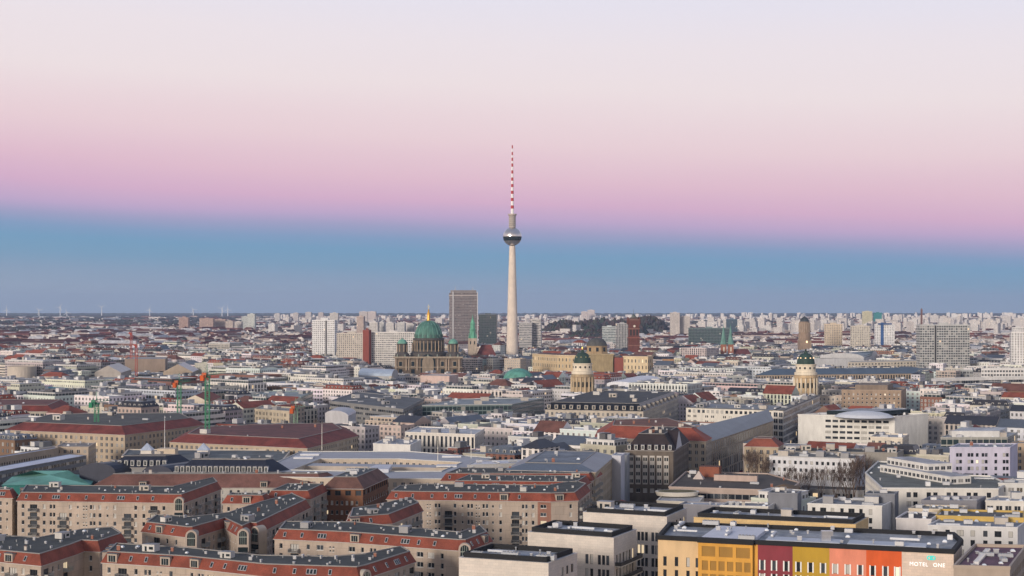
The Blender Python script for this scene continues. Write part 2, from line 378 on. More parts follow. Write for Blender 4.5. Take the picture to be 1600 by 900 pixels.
# ------------------------------------------------------------------ windows and openings
WIN = {}
def winmesh(w, h, style):
    k = (round(w, 2), round(h, 2), style)
    if k in WIN: return WIN[k]
    mb = MB(); fc = {'white': (.72, .71, .68), 'dark': (.05, .05, .055), 'sand': (.5, .45, .38), 'shutter': (.06, .06, .06), 'cross': (.74, .73, .71), 'panel': (.36, .20, .045), 'cream': (.6, .52, .4)}[style]
    g = 'glass'
    if style == 'panel': g = 'wall'
    X, f = w/2, .07 if w < 2 else .1
    def bx(x0, x1, z0, z1, y0, y1, m, t): 
        mb.obox(((x0+x1)/2, (y0+y1)/2), (1, 0), (0, 1), x1-x0, y1-y0, z0, z1, m, t)
    if style == 'panel':
        bx(-X, X, 0, h, .05, .12, 'wall', fc)
        for i in range(1, int(h/.3)): bx(-X+.05, X-.05, i*.3-.05, i*.3, .0, .045, 'wall', (.30, .17, .04))
    else:
        mb.face([(-X, .09, 0), (X, .09, 0), (X, .09, h), (-X, .09, h)], g, (0, 0, 0))
        for a in ((-X, -X+f, 0, h), (X-f, X, 0, h), (-X+f, X-f, 0, f), (-X+f, X-f, h-f, h)): bx(*a, 0, .14, 'trim', fc)
        if style == 'cross': bx(-.05, .05, f, h-f, .01, .13, 'trim', fc); bx(-X+f, X-f, h*.6, h*.6+.08, .02, .12, 'trim', fc)
        elif w > 1.6:
            n = int(w/1.2)
            for i in range(1, n+1): x = -X+w*i/(n+1); bx(x-.04, x+.04, f, h-f, .02, .12, 'trim', fc)
        if style == 'shutter':
            for sgn in (-1, 1): bx(min(sgn*X, sgn*(X+.38)), max(sgn*X, sgn*(X+.38)), -.1, h+.1, -.32, -.225, 'trim', (.8, .8, .78))
        if style in ('white', 'cross'): bx(-X-.05, X+.05, -.12, -.02, -.34, .0, 'trim', fc)
    WIN[k] = mb; return mb
WINME = {}
def wallgrid(mb, P, Q, z0, z1, wins, mat, t, depth=.22):
    L = dist(P, Q); d = ((Q[0]-P[0])/L, (Q[1]-P[1])/L); inn = (-d[1], d[0])
    us = sorted({0.0, round(L, 3)} | {round(u, 3) for w in wins for u in (w[0], w[0]+w[2])})
    zs = sorted({round(z0, 3), round(z1, 3)} | {round(z, 3) for w in wins for z in (w[1], w[1]+w[3])})
    g = lambda u, z, o=0: (P[0]+d[0]*u+inn[0]*o, P[1]+d[1]*u+inn[1]*o, z)
    for j in range(len(zs)-1):
        run = None; zc = (zs[j]+zs[j+1])/2; row = [w for w in wins if w[1] < zc < w[1]+w[3]]
        if zs[j+1]-zs[j] < .002: continue
        for i in range(len(us)-1):
            uc = (us[i]+us[i+1])/2; hole = any(w[0] < uc < w[0]+w[2] for w in row)
            if hole:
                if run is not None: mb.face([g(run, zs[j]), g(us[i], zs[j]), g(us[i], zs[j+1]), g(run, zs[j+1])], mat, t); run = None
            elif run is None: run = us[i]
        if run is not None: mb.face([g(run, zs[j]), g(us[-1], zs[j]), g(us[-1], zs[j+1]), g(run, zs[j+1])], mat, t)
    for w in wins:
        a, b, c, e = w[0], w[0]+w[2], w[1], w[1]+w[3]
        mb.face([g(a, c), g(b, c), g(b, c, depth), g(a, c, depth)], mat, t); mb.face([g(a, e, depth), g(b, e, depth), g(b, e), g(a, e)], mat, t)
        mb.face([g(a, c), g(a, c, depth), g(a, e, depth), g(a, e)], mat, t); mb.face([g(b, c, depth), g(b, c), g(b, e), g(b, e, depth)], mat, t)
TEMP = {}
def t_gablet(mb, v):
    w = 3.0; mb.obox((0, .75), (1, 0), (0, 1), w, 2.1, 0, 2.5, 'wall', (.44, .37, .31), (.16, .05, .035), tmat='tile_roof'); mb.obox((0, .7), (1, 0), (0, 1), w+.3, 2.4, 2.5, 2.62, 'trim', (.12, .12, .12)); mb.obox((0, -.31), (1, 0), (0, 1), w-.9, .04, .4, 2.1, 'dark_glass', (0, 0, 0))
    for x in (-.35, .35): mb.obox((x, -.34), (1, 0), (0, 1), .07, .04, .4, 2.1, 'trim', (.6, .6, .58))
def templ(name, fn, v=0):
    k = (name, v)
    if k not in TEMP:
        mb = MB(); fn(mb, v); TEMP[k] = mb.mesh(name)
    return TEMP[k]
def addm(name, me, parent, loc, rz=0, rx=0, s=(1, 1, 1)):
    o = bpy.data.objects.new(name, me); COL.objects.link(o); o.parent = parent; o.location = loc; o.rotation_euler = (rx, 0, rz); o.scale = s
    return o
def t_vent(mb, v):
    if v == 0: mb.lathe((0, 0), [(.22, 0), (.22, .9), (.42, 1.0), (.42, 1.2), (0, 1.4)], 'paint', (.36, .37, .38), 8)
    elif v == 1: mb.obox((0, 0), (1, 0), (0, 1), .9, .9, 0, .7, 'paint', (.3, .31, .33)); mb.obox((0, 0), (1, 0), (0, 1), 1.15, 1.15, .7, .85, 'paint', (.5, .51, .53))
    else: mb.obox((0, 0), (1, 0), (0, 1), 1.5, .7, 0, 1.3, 'paint', (.4, .41, .43)); mb.obox((0, 0), (1, 0), (0, 1), 1.7, .9, 1.3, 1.42, 'paint', (.6, .6, .62))
def t_skylight(mb, v):
    mb.obox((0, 0), (1, 0), (0, 1), 1.5, 1.5, 0, .35, 'paint', (.7, .72, .75)); mb.lathe((0, 0), [(.95, .35), (.75, .62), (.4, .78), (0, .84)], 'paint', (.72, .78, .84), 4, .785)
def t_unit(mb, v):
    w, d, h = ((3.4, 2.2, 1.8), (2.2, 2.2, 2.3), (5.5, 2.2, 1.5))[v]
    c = ((.55, .56, .58), (.72, .73, .74), (.42, .44, .47))[v]
    mb.obox((0, 0), (1, 0), (0, 1), w, d, .25, h, 'paint', c)
    for i in range(int(w/1.1)):
        mb.lathe((-w/2+.7+i*1.1, 0), [(.42, h), (.42, h+.22), (.36, h+.22), (.36, h+.05), (0, h+.05)], 'paint', (.25, .26, .28), 8)
    for i in (-1, 1): mb.obox((i*w*.35, 0), (1, 0), (0, 1), .2, d*.9, 0, .25, 'paint', (.2, .2, .2))
def t_chimney(mb, v):
    c = ((.30, .13, .09), (.5, .46, .42))[v]; mb.obox((0, 0), (1, 0), (0, 1), 1.6, .7, -.6, 1.9, 'wall', c); mb.obox((0, 0), (1, 0), (0, 1), 1.8, .9, 1.9, 2.05, 'wall', (.35, .34, .33))
    for i in (-1, 0, 1): mb.lathe((i*.5, 0), [(.14, 2.05), (.14, 2.4), (0, 2.4)], 'wall', (.3, .14, .1), 6)
def t_slopewin(mb, v):
    w = (1.0, 2.6)[v]; n = (1, 3)[v]
    for i in range(n):
        x = (i-(n-1)/2)*.95
        mb.obox((x, 0), (1, 0), (0, 1), .86, .16, 0, 1.5, 'trim', (.45, .45, .47)); mb.obox((x, -.085), (1, 0), (0, 1), .66, .02, .12, 1.38, 'dark_glass', (0, 0, 0))
def t_pent(mb, v):
    c = ((.56, .55, .53), (.33, .33, .34), (.48, .44, .39))[v]
    mb.obox((0, 0), (1, 0), (0, 1), 6, 4.5, 0, 2.9, 'wall', c, (.3, .31, .32), tmat='flat_roof'); mb.obox((0, 0), (1, 0), (0, 1), 6.3, 4.8, 2.9, 3.05, 'trim', c, (.35, .36, .38), tmat='flat_roof')
    mb.obox((-1.2, -2.27), (1, 0), (0, 1), 1, .04, .1, 2.2, 'dark_glass', (0, 0, 0)); mb.obox((1.4, -2.27), (1, 0), (0, 1), 2, .04, .9, 2.1, 'dark_glass', (0, 0, 0))
def t_balcony(mb, v):
    c = ((.42, .37, .32), (.34, .34, .32), (.5, .42, .36))[v]; w = 3.2
    mb.obox((0, -.75), (1, 0), (0, 1), w, 1.5, -.16, 0, 'trim', c)
    if v == 1:
        mb.obox((0, -1.46), (1, 0), (0, 1), w, .06, .95, 1.02, 'trim', (.3, .3, .3))
        for i in range(12): mb.obox((-w/2+.05+i*(w-.1)/11, -1.46), (1, 0), (0, 1), .04, .04, 0, .95, 'trim', (.3, .3, .3))
    else: mb.obox((0, -1.45), (1, 0), (0, 1), w, .1, 0, .95, 'trim', c)
    for i in (-1, 1): mb.obox((i*(w/2-.05), -.72), (1, 0), (0, 1), .1, 1.35, 0, .95, 'trim', c)
def t_duct(mb, v):
    mb.obox((0, 0), (1, 0), (0, 1), 9, .8, .3, .95, 'paint', (.6, .62, .65))
    for i in range(5): mb.obox((-4+i*2, 0), (1, 0), (0, 1), .15, .9, 0, .3, 'paint', (.25, .25, .27))
    mb.obox((4.1, 1.0), (1, 0), (0, 1), .8, 1.4, .3, .95, 'paint', (.6, .62, .65))
CL = {'roof_vent': (t_vent, 3), 'skylight': (t_skylight, 1), 'ac_unit': (t_unit, 3), 'chimney': (t_chimney, 2), 'stair_house': (t_pent, 3), 'duct': (t_duct, 1)}
def clutter(root, org, P, z, n, kinds='vvsvc', rng=rnd, ang=None, m=1.6, csc=.85):
    Q = offset(P, m); 
    if area(Q) < 4: return
    xs = [p[0] for p in Q]; ys = [p[1] for p in Q]; names = {'v': 'roof_vent', 's': 'skylight', 'a': 'ac_unit', 'c': 'chimney', 'p': 'stair_house', 'd': 'duct'}
    if ang is None: ang = math.atan2(P[1][1]-P[0][1], P[1][0]-P[0][0])
    k = tries = 0; done = []
    while k < n and tries < n*12:
        tries += 1; p = (rng.uniform(min(xs), max(xs)), rng.uniform(min(ys), max(ys)))
        nm = names[kinds[k % len(kinds)]]; rad = {'stair_house': 4.5, 'duct': 4.6, 'ac_unit': 2.4}.get(nm, 1.2)
        if not inside(p, Q) or any(dist(p, q) < rad+r for q, r in done): continue
        if rad > 3 and not all(inside((p[0]+rad*.8*math.cos(a), p[1]+rad*.8*math.sin(a)), P) for a in (0, 1.57, 3.14, 4.71)): 
            if rng.random() < .8: continue
        fn, vs = CL[nm]; q_ = csc*rng.uniform(.75, 1.1); addm(nm, templ(nm, fn, rng.randrange(vs)), root, (p[0]-org[0], p[1]-org[1], z), ang+rng.choice((0, math.pi/2, math.pi)), s=(q_, q_, q_))
        done.append((p, rad)); k += 1
def pxu(P, Q, px):
    "metres from P along wall PQ of what shows at column px"
    k = (px-800)/F; dx, dy = Q[0]-P[0], Q[1]-P[1]
    t = (k*P[1]-P[0])/(dx-k*dy); return t*math.hypot(dx, dy)
def block(name, label, cat, P, h, roof='parapet', wt=(.5, .42, .34), rt=(.2, .21, .23), ct=None, edges=None, group=None, wallmat='wall', fac=None,
          pitch=3.2, fh=3.3, ph=.9, mh=3.0, inset=1.6, tile=(.24, .075, .045), cl=0, kinds='vvsvc', base=None, rh=4, hip=.5, slope=0, occ=True, kids=None, rmat=None, smat='tile_roof', prefer=100, vis=None, wtint=None, z0=0, csc=.85):
    c = cen(P); org = (c[0], c[1], drop(c[1])); root = thing(name, label, cat, org, group)
    if occ: occupy(P)
    if vis:
        xs = [scr(p[0], p[1], 0)[0] for p in P]; clear(min(xs)-4, max(xs)+4, vis, min(p[1] for p in P))
    L0 = lambda q: (q[0], q[1])
    mb = MB(); wn = []; edges = edges or {}
    for i in range(len(P)):
        a, b = P[i], P[(i+1) % len(P)]; ln = dist(a, b)
        sp = edges.get(i)
        if sp is None: continue
        wins = []; specs = sp if isinstance(sp, list) else [sp]
        ang = math.atan2(b[1]-a[1], b[0]-a[0]); d = (math.cos(ang), math.sin(ang))
        for s in specs:
            rows = s.get('rows', 6); f = s.get('fh', 2.9); top = s.get('top', 1.0); ww = s.get('ww', 1.0); wh = s.get('wh', 1.5); st = s.get('style', 'white')
            if 'cols' in s: items = [(pxu(a, b, x), 's') for x in s['cols']]
            else:
                items = []; u = s.get('start', 1.6)+ww/2; u1 = ln-s.get('end', 1.2); pat = s.get('pat', 's'); k = 0
                if 'x0' in s: u = pxu(a, b, s['x0']); u1 = pxu(a, b, s['x1'])
                while u < u1-ww/2+.01 and k < 400:
                    ch = pat[k % len(pat)]; pw = s.get('pitch', 3.0)
                    if ch == 'b': u += .6
                    items.append((u, ch)); u += pw+(.6 if ch in 'b' else 0); k += 1
            for u, ch in items:
                for r in range(rows):
                    z = h-top-wh-r*f
                    if z < .5: break
                    if ch == 's': it = [(u, z, ww, wh, st)]
                    elif ch == 'd': it = [(u-.62, z, .85, wh, st), (u+.62, z, .85, wh, st)]
                    elif ch == 'q': it = [(u-.5, z+.75, .55, .55, st), (u+.5, z+.75, .55, .55, st), (u-.5, z-.35, .55, .55, st), (u+.5, z-.35, .55, .55, st)]
                    elif ch == 'w': it = [(u, z, 2.2, wh, st)]
                    elif ch == 'o': it = [(u, z+.2, .7, 1.0, st)]
                    elif ch == 'b':
                        it = [(u, z-.75, 2.7, wh+.7, 'dark')]
                        addm('balcony', templ('balcony', t_balcony, s.get('bal', 1)), root, (a[0]+d[0]*u-org[0], a[1]+d[1]*u-org[1], z-.8), ang)
                    elif ch == ' ': it = []
                    for (uu, zz, w, hh, sty) in it:
                        if uu-w/2 < .15 or uu+w/2 > ln-.15: continue
                        wins.append((uu-w/2, zz, w, hh)); wn.append((dist((a[0]+d[0]*uu, a[1]+d[1]*uu), (0, 0)), (a[0]+d[0]*uu, a[1]+d[1]*uu, zz), ang, w, hh, sty))
        wallgrid(mb, a, b, z0, h, wins, wallmat, (wtint or {}).get(i, wt))
    sk = tuple(edges.keys())
    if fac: walluv(mb, P, z0, h, fac, wt, pitch, fh, sk)
    else:
        for i in range(len(P)):
            if i in sk: continue
            a, b = P[i], P[(i+1) % len(P)]; mb.face([(a[0], a[1], z0), (b[0], b[1], z0), (b[0], b[1], h), (a[0], a[1], h)], wallmat, (wtint or {}).get(i, wt))
    mb.build('wall', root, (c[0], c[1], 0))
    # windows: the hundred nearest are parts of their own, the others one part
    wn.sort(key=lambda q: (round(-q[1][2]/3), q[0])) if len(wn) > prefer else None
    rest = MB()
    for k, (_, p, ang, w, hh, sty) in enumerate(wn):
        di = (-math.sin(ang)*.2, math.cos(ang)*.2)
        src = winmesh(w, hh, sty)
        if k < prefer:
            kk = (round(w, 2), round(hh, 2), sty)
            if kk not in WINME: WINME[kk] = src.mesh('window')
            addm('window', WINME[kk], root, (p[0]+di[0]-c[0], p[1]+di[1]-c[1], p[2]), ang)
        else:
            ca, sa = math.cos(ang), math.sin(ang); o = 0
            for f, m_, t_ in zip(src.f, src.m, src.t):
                rest.face([(p[0]+di[0]+src.v[i][0]*ca-src.v[i][1]*sa, p[1]+di[1]+src.v[i][0]*sa+src.v[i][1]*ca, p[2]+src.v[i][2]) for i in f], src.names[m_], t_)
    ro = rest.build('more_windows', root, (c[0], c[1], 0))
    if ro: ro['kind'] = 'stuff'
    # roof
    rb = MB(); zc = h; T = P
    if roof == 'parapet':
        I = ringroof(rb, P, h, ph, .4, 'trim', ct or wt); rb.face([(p[0], p[1], h+.03) for p in P], rmat or 'flat_roof', rt); zc = h+.03; T = I
        rb.build('roof', root, (c[0], c[1], 0))
    elif roof == 'mansard':
        O = offset(P, -.45); I = offset(P, inset)
        rb.face([(p[0], p[1], h) for p in reversed(O)], 'trim', wt); rb.loft(O, O, h, h+.22, 'trim', (.45, .42, .4)); rb.loft(O, I, h+.22, h+mh, smat, tile)
        rb.build('roof', root, (c[0], c[1], 0)); db = MB()
        J = ringroof(db, I, h+mh, .25, .3, 'trim', ct or (.26, .25, .24), 0.1); db.face([(p[0], p[1], h+mh+.02) for p in I], rmat or 'flat_roof', rt); zc = h+mh+.02; T = J
        db.build('roof_deck', root, (c[0], c[1], 0))
        if slope:
            n = len(P)
            for i in range(n):
                a, b = P[i], P[(i+1) % n]; ln = dist(a, b)
                dx, dy = (b[0]-a[0])/ln, (b[1]-a[1])/ln
                if dy > .95 or dx < -.2: continue
                ang = math.atan2(dy, dx); u = 3.2; k = 0
                while u < ln-3:
                    if rnd.random() < .16:
                        addm('roof_gablet', templ('roof_gablet', t_gablet, 0), root, (a[0]+dx*u-c[0], a[1]+dy*u-c[1], h+.22), ang); u += slope; continue
                    o = inset*.42-.62; px_, py_ = a[0]+dx*u-dy*o, a[1]+dy*u+dx*o
                    addm('roof_window', templ('roof_window', t_slopewin, 1 if k % 4 == 2 else 0), root, (px_-c[0], py_-c[1], h+.3+(mh-.3)*.26), ang, -math.atan2(inset+.4, mh-.2))
                    u += slope*(.8+.4*rnd.random()); k += 1
    elif roof in ('hip', 'gable'):
        hiproof(rb, P, h, rh, rmat or 'tile_roof', tile, hip if roof == 'hip' else 0, .5, wt); rb.build('roof', root, (c[0], c[1], 0)); T = None
    elif roof == 'barrel':
        barrel(rb, P, h, rh, rmat or 'metal_roof', rt, wt); rb.build('roof', root, (c[0], c[1], 0)); T = None
    if cl and T: clutter(root, (c[0], c[1]), T, zc, cl, kinds, csc=csc)
    if kids: kids(root, (c[0], c[1]), P, h, zc)
    return root
def kid(root, org, name, fn, *a):
    mb = MB(); fn(mb, *a); return mb.build(name, root, (org[0], org[1], 0))
# ------------------------------------------------------------------ trees
TREE = {}
def baretree(v):
    if v in TREE: return TREE[v]
    r = random.Random(v); tk = MB(); cw = MB()
    def br(p, d, L, w, lv):
        q = p+d*L; (tk if lv == 0 else cw).bar(p, q, w, 'bark', (.12, .085, .07), w*.6, 3 if lv else 5)
        if lv >= 5: return
        for k in range(4 if lv < 1 else 3):
            a = Vector((r.uniform(-1, 1), r.uniform(-1, 1), r.uniform(-.1, .9))); nd = (d*.9+a*.85).normalized(); s = p.lerp(q, r.uniform(.55, 1.0)) if k else q
            br(s, (nd+Vector((0, 0, .35))).normalized(), L*r.uniform(.62, .82), max(w*.52, .05), lv+1)
    br(Vector((0, 0, 0)), Vector((0, 0, 1)), 4.2, .45, 0)
    TREE[v] = (tk.mesh('trunk'), cw.mesh('crown')); return TREE[v]
def tree(x, y, s, v, label, z=0):
    t, c = baretree(v % 4); root = thing('tree', label, 'tree', (x, y, z+drop(y)), 'bare winter trees in the streets', rnd.uniform(0, 6))
    root.scale = (s, s, s)
    for n, m in (('trunk', t), ('crown', c)):
        o = bpy.data.objects.new(n, m); COL.objects.link(o); o.parent = root
    return root
def _strip(p, q, h, w):
    a, b = W(*p, h), W(*q, h); return [a, b, (b[0]+NN[0]*w, b[1]+NN[1]*w), (a[0]+NN[0]*w, a[1]+NN[1]*w)]
_rc = W(1058, 768, 15)
def ell(a, b, i): t = 2*math.pi*i/32; return (_rc[0]+a*math.cos(t), _rc[1]+b*math.sin(t))
# ------------------------------------------------------------------ foreground hotels on the right
BLK = (.012, .013, .016); LT = (.64, .59, .54); DECK = (.44, .46, .49)
def strips(z0, z1, cuts, P, Q):
    "coloured cladding fields standing just proud of a wall, split at pixel columns"
    pass
def motel():
    h = 25.0
    P = chain([(1028, 843), (1184, 851), (1490, 865.5), (1503, 849)], h, back=[(1490, 838), (1190, 826), (1046, 822)])
    c = cen(P); org = (c[0], c[1])
    root = thing('hotel', 'hotel with a facade of bright coloured fields, from cream and maroon to orange', 'hotel', (c[0], c[1], drop(c[1]))); occupy(P)
    cols = [(1028, 1092.5, (.70, .50, .28), 'cream'), (1184, 1238.5, (.24, .04, .055), 'm'), (1238.5, 1296, (.48, .30, .03), 'o'), (1296, 1353.5, (.70, .25, .16), 's'), (1353.5, 1409, (.66, .11, .025), 'r'), (1409, 1490, (.68, .57, .49), 'stone')]
    A, B, C, Dd = P[0], P[1], P[2], P[3]
    def panel(a, b, x0, x1, t, wins, name='facade_field', z0=0, mat='wall'):
        L = dist(a, b); u0 = 0 if x0 is None else pxu(a, b, x0); u1 = L if x1 is None else pxu(a, b, x1)
        d = ((b[0]-a[0])/L, (b[1]-a[1])/L); p = (a[0]+d[0]*u0, a[1]+d[1]*u0); q = (a[0]+d[0]*u1, a[1]+d[1]*u1)
        mb = MB(); ang = math.atan2(d[1], d[0]); ww = []
        for (px, zt, w, hh, sty) in wins: u = pxu(p, q, px); ww.append((u-w/2, h-zt-hh, w, hh)); 
        wallgrid(mb, p, q, z0, h, ww, mat, t, .25); o = mb.build(name, root, (c[0], c[1], 0))
        for (px, zt, w, hh, sty), r in zip(wins, ww):
            k = (round(w, 2), round(hh, 2), sty)
            if k not in WINME: WINME[k] = winmesh(w, hh, sty).mesh('window')
            u = r[0]+w/2; addm('window' if sty != 'panel' else 'louvre_panel', WINME[k], root, (p[0]+d[0]*u-d[1]*.22-c[0], p[1]+d[1]*u+d[0]*.22-c[1], r[1]), ang)
    rows = [4.7, 8.45, 12.2]
    panel(A, B, None, 1092.5, cols[0][2], [(x, z, 1.0, 2.7, 'dark') for x in (1039, 1057, 1075, 1089.5) for z in rows])
    # ochre bay standing forward with louvre panels
    L = dist(A, B); d = ((B[0]-A[0])/L, (B[1]-A[1])/L); nrm = (d[1], -d[0]); u0 = pxu(A, B, 1092.5)
    p0 = (A[0]+d[0]*u0, A[1]+d[1]*u0); p1 = (p0[0]+nrm[0]*1.5, p0[1]+nrm[1]*1.5); p2 = (B[0]+nrm[0]*1.5-d[0]*1.2, B[1]+nrm[1]*1.5-d[1]*1.2); p3 = (B[0]-d[0]*1.2, B[1]-d[1]*1.2)
    och = (.66, .34, .06); w = [(x, .9, 3.9, 2.9, 'panel') for x in (1107, 1134, 1161)]
    w += [(x, 5.0+3.75*r, 1.75, 2.7, 'panel') for x in (1101.5, 1114.5, 1127.5, 1141, 1154.5, 1168) for r in range(3)]
    panel(p1, p2, None, None, och, w); panel(p0, p1, None, None, och, []); panel(p2, p3, None, None, (.42, .26, .04), []); panel(p3, B, None, None, och, [])
    sh = {'m': (1191, 1209.5, 1228.5), 'o': (1247.5, 1266.5, 1286), 's': (1305, 1324.5, 1344), 'r': (1363.5, 1383.5, 1402)}
    for x0, x1, t, k in cols[1:]:
        ww = [(x, z, 1.0, 2.7, 'shutter') for x in sh.get(k, ()) for z in (4.3, 8.05, 11.8)]
        panel(B, C, x0, x1, t, ww, mat='stone_clad' if k == 'stone' else 'wall')
    panel(C, Dd, None, None, (.66, .56, .48), [(1496, z, 1.2, 2.5, 'dark') for z in (5, 8.7)], mat='stone_clad')
    mb = MB()
    for i in range(3, len(P)):
        a, b = P[i], P[(i+1) % len(P)]; mb.face([(a[0], a[1], 0), (b[0], b[1], 0), (b[0], b[1], h), (a[0], a[1], h)], 'wall', LT)
    mb.build('wall', root, (c[0], c[1], 0))
    rb = MB(); ringroof(rb, P, h+.01, 1.25, .7, 'wall', BLK, .35); rb.build('coping', root, (c[0], c[1], 0))
    bay = [p1, p2, p3, p0]; rb = MB(); ringroof(rb, bay, h+.02, 1.2, .5, 'wall', BLK, .25); rb.face([(q[0], q[1], h+.6) for q in bay], 'flat_roof', (.6, .61, .66)); rb.build('coping', root, (c[0], c[1], 0))
    rb = MB(); rb.face([(q[0], q[1], h+.05) for q in P], 'flat_roof', (.36, .38, .40)); rb.build('roof_deck', root, (c[0], c[1], 0))
    # raised white roof over the ochre bay and two long low plant covers
    rb = MB(); u1 = pxu(A, B, 1094); Q = [(A[0]+d[0]*u1, A[1]+d[1]*u1), (B[0]-d[0]*1.5, B[1]-d[1]*1.5)]; inn = (-d[1], d[0])
    Q += [(Q[1][0]+inn[0]*26, Q[1][1]+inn[1]*26), (Q[0][0]+inn[0]*26, Q[0][1]+inn[1]*26)]; rb.prism(Q, h+.06, h+1.1, 'paint', (.66, .68, .74)); rb.build('raised_roof', root, (c[0], c[1], 0))
    L2 = dist(B, C); e = ((C[0]-B[0])/L2, (C[1]-B[1])/L2); i2 = (-e[1], e[0])
    for a0, a1 in ((.03, .42), (.46, .86)):
        rb = MB(); s0 = (B[0]+e[0]*L2*a0+i2[0]*4, B[1]+e[1]*L2*a0+i2[1]*4); s1 = (B[0]+e[0]*L2*a1+i2[0]*4, B[1]+e[1]*L2*a1+i2[1]*4)
        rb.prism([s0, s1, (s1[0]+i2[0]*7, s1[1]+i2[1]*7), (s0[0]+i2[0]*7, s0[1]+i2[1]*7)], h+.06, h+.9, 'paint', (.50, .55, .62)); rb.build('plant_cover', root, (c[0], c[1], 0))
    rb = MB(); q = W(1290, 838, h+2); rb.obox(q, (1, 0), (0, 1), 2.6, 2.2, h+.06, h+2.2, 'steel', (.7, .7, .72)); rb.obox((q[0]+.4, q[1]), (1, 0), (0, 1), 3.2, 1.6, h+2.2, h+3.6, 'steel', (.75, .75, .78)); rb.build('exhaust_unit', root, (c[0], c[1], 0))
    clutter(root, org, P, h+.95, 34, 'vvsavd')
    # writing and round emblem on the stone field
    ang = math.atan2(e[1], e[0]); u = pxu(B, C, 1448); pt = (B[0]+e[0]*u+e[1]*.12, B[1]+e[1]*u-e[0]*.12)
    for txt, size, zz, du in (('MOTEL', 1.45, h-3.7, -2.1), ('ONE', 1.45, h-3.7, 3.25)):
        cu = bpy.data.curves.new('lettering', 'FONT'); cu.body = txt; cu.size = size; cu.align_x = 'CENTER'; cu.extrude = .06; cu.space_character = 1.1
        mm, nt, p = (MATS['white_letter'], None, None) if 'white_letter' in MATS else newmat('white_letter'); p = p or mm.node_tree.nodes['Principled BSDF']; p.inputs['Base Color'].default_value = (.9, .9, .92, 1); p.inputs['Emission Color'].default_value = (1, 1, 1, 1); p.inputs['Emission Strength'].default_value = .5; cu.materials.append(mm)
        tmp = bpy.data.objects.new('lettering', cu); COL.objects.link(tmp); bpy.context.view_layer.update()
        me = bpy.data.meshes.new_from_object(tmp.evaluated_get(bpy.context.evaluated_depsgraph_get())); bpy.data.objects.remove(tmp)
        o = bpy.data.objects.new('lettering', me); COL.objects.link(o); o.parent = root; o.location = (pt[0]+e[0]*du-c[0], pt[1]+e[1]*du-c[1], zz); o.rotation_euler = (R(90), 0, ang)
    mm, nt, p = newmat('aqua'); p.inputs['Base Color'].default_value = (.02, .55, .50, 1); p.inputs['Emission Color'].default_value = (.05, .8, .7, 1); p.inputs['Emission Strength'].default_value = .35
    lg = MB(); o2 = (e[1]*.14, -e[0]*.14); n = 24; u = pxu(B, C, 1455)
    ctr = (B[0]+e[0]*u, B[1]+e[1]*u, h-1.35)
    def pt3(r, a, sxx, k=1.0, dx=0): return (ctr[0]+e[0]*(r*sxx*math.cos(a)+dx)+o2[0]*k, ctr[1]+e[1]*(r*sxx*math.cos(a)+dx)+o2[1]*k, ctr[2]+r*math.sin(a))
    for dx, r0, r1 in ((-.38, .36, .62), (.38, .36, .62)):
        for i in range(n):
            a0, a1 = 2*math.pi*i/n, 2*math.pi*(i+1)/n
            lg.face([pt3(r0, a0, 1.25, 1, dx), pt3(r1, a0, 1.25, 1, dx), pt3(r1, a1, 1.25, 1, dx), pt3(r0, a1, 1.25, 1, dx)], 'aqua', (0, 0, 0))
            lg.face([pt3(r1, a0, 1.25, 1, dx), pt3(r1, a0, 1.25, 0, dx), pt3(r1, a1, 1.25, 0, dx), pt3(r1, a1, 1.25, 1, dx)], 'aqua', (0, 0, 0))
    lg.build('emblem', root, (c[0], c[1], 0))
motel()
def coped(root, org, P, h, zc):
    rb = MB(); ringroof(rb, offset(P, .9), h+.06, 1.3, .55, 'wall', BLK, 0); rb.build('coping', root, (org[0], org[1], 0))
def balc_bands(edge, fr, zs):
    def f(root, org, P, h, zc):
        coped(root, org, P, h, zc)
        a, b = P[edge], P[edge+1]; p = lerp(a, b, fr[0]); q = lerp(a, b, fr[1]); L = dist(p, q); d = ((q[0]-p[0])/L, (q[1]-p[1])/L); m_ = lerp(p, q, .5); o = (d[1], -d[0])
        for z in zs:
            mb = MB(); mb.obox((m_[0]+o[0]*1.0, m_[1]+o[1]*1.0), d, o, L, 2.0, h-z-.3, h-z, 'trim', (.6, .56, .5)); mb.obox((m_[0]+o[0]*1.95, m_[1]+o[1]*1.95), d, o, L, .12, h-z, h-z+1.1, 'paint', (.02, .02, .022))
            for i in (0, 1): k = (p, q)[i]; mb.obox((k[0]+o[0]*1, k[1]+o[1]*1), d, o, .12, 1.8, h-z, h-z+1.1, 'paint', (.02, .02, .022))
            mb.build('balcony', root, (org[0], org[1], 0))
    return f
hot = dict(wt=LT, rt=DECK, ph=.06, wallmat='stone_clad')
TW = dict(style='dark', ww=.95, wh=2.8, fh=4.1, top=5.2, rows=5)
block('office_block', 'cream stone block with black roof rim and black balconies, left of the ochre hotel bay', 'office building',
      chain([(824.5, 831), (959, 840.5), (994.5, 827)], 25.5), 25.5, edges={0: dict(TW, cols=[917, 924.5, 936.5, 943, 949.5]), 1: dict(pat='s', pitch=2.6, ww=1.5, wh=2.9, fh=4.1, top=5.2, rows=5, style='sand', start=2)},
      cl=30, kinds='avvsdav', kids=balc_bands(1, (.05, 1.0), (8.2, 12.3, 16.4)), group='pale stone blocks with black roof rims', **hot)
block('office_block', 'pale stone block with black roof rim, behind the one with black balconies', 'office building',
      chain([(911, 800), (1042, 807.5), (1073, 794)], 25.5), 25.5, edges={0: dict(TW, cols=[977, 983.5, 990, 998, 1004, 1010, 1020, 1026, 1033]), 1: dict(TW, pat='s', pitch=4.2, ww=1.6, wh=3.0, top=2.4, start=6)},
      cl=28, kinds='avvsdap', kids=balc_bands(1, (.1, .6), (9,)), group='pale stone blocks with black roof rims', **hot)
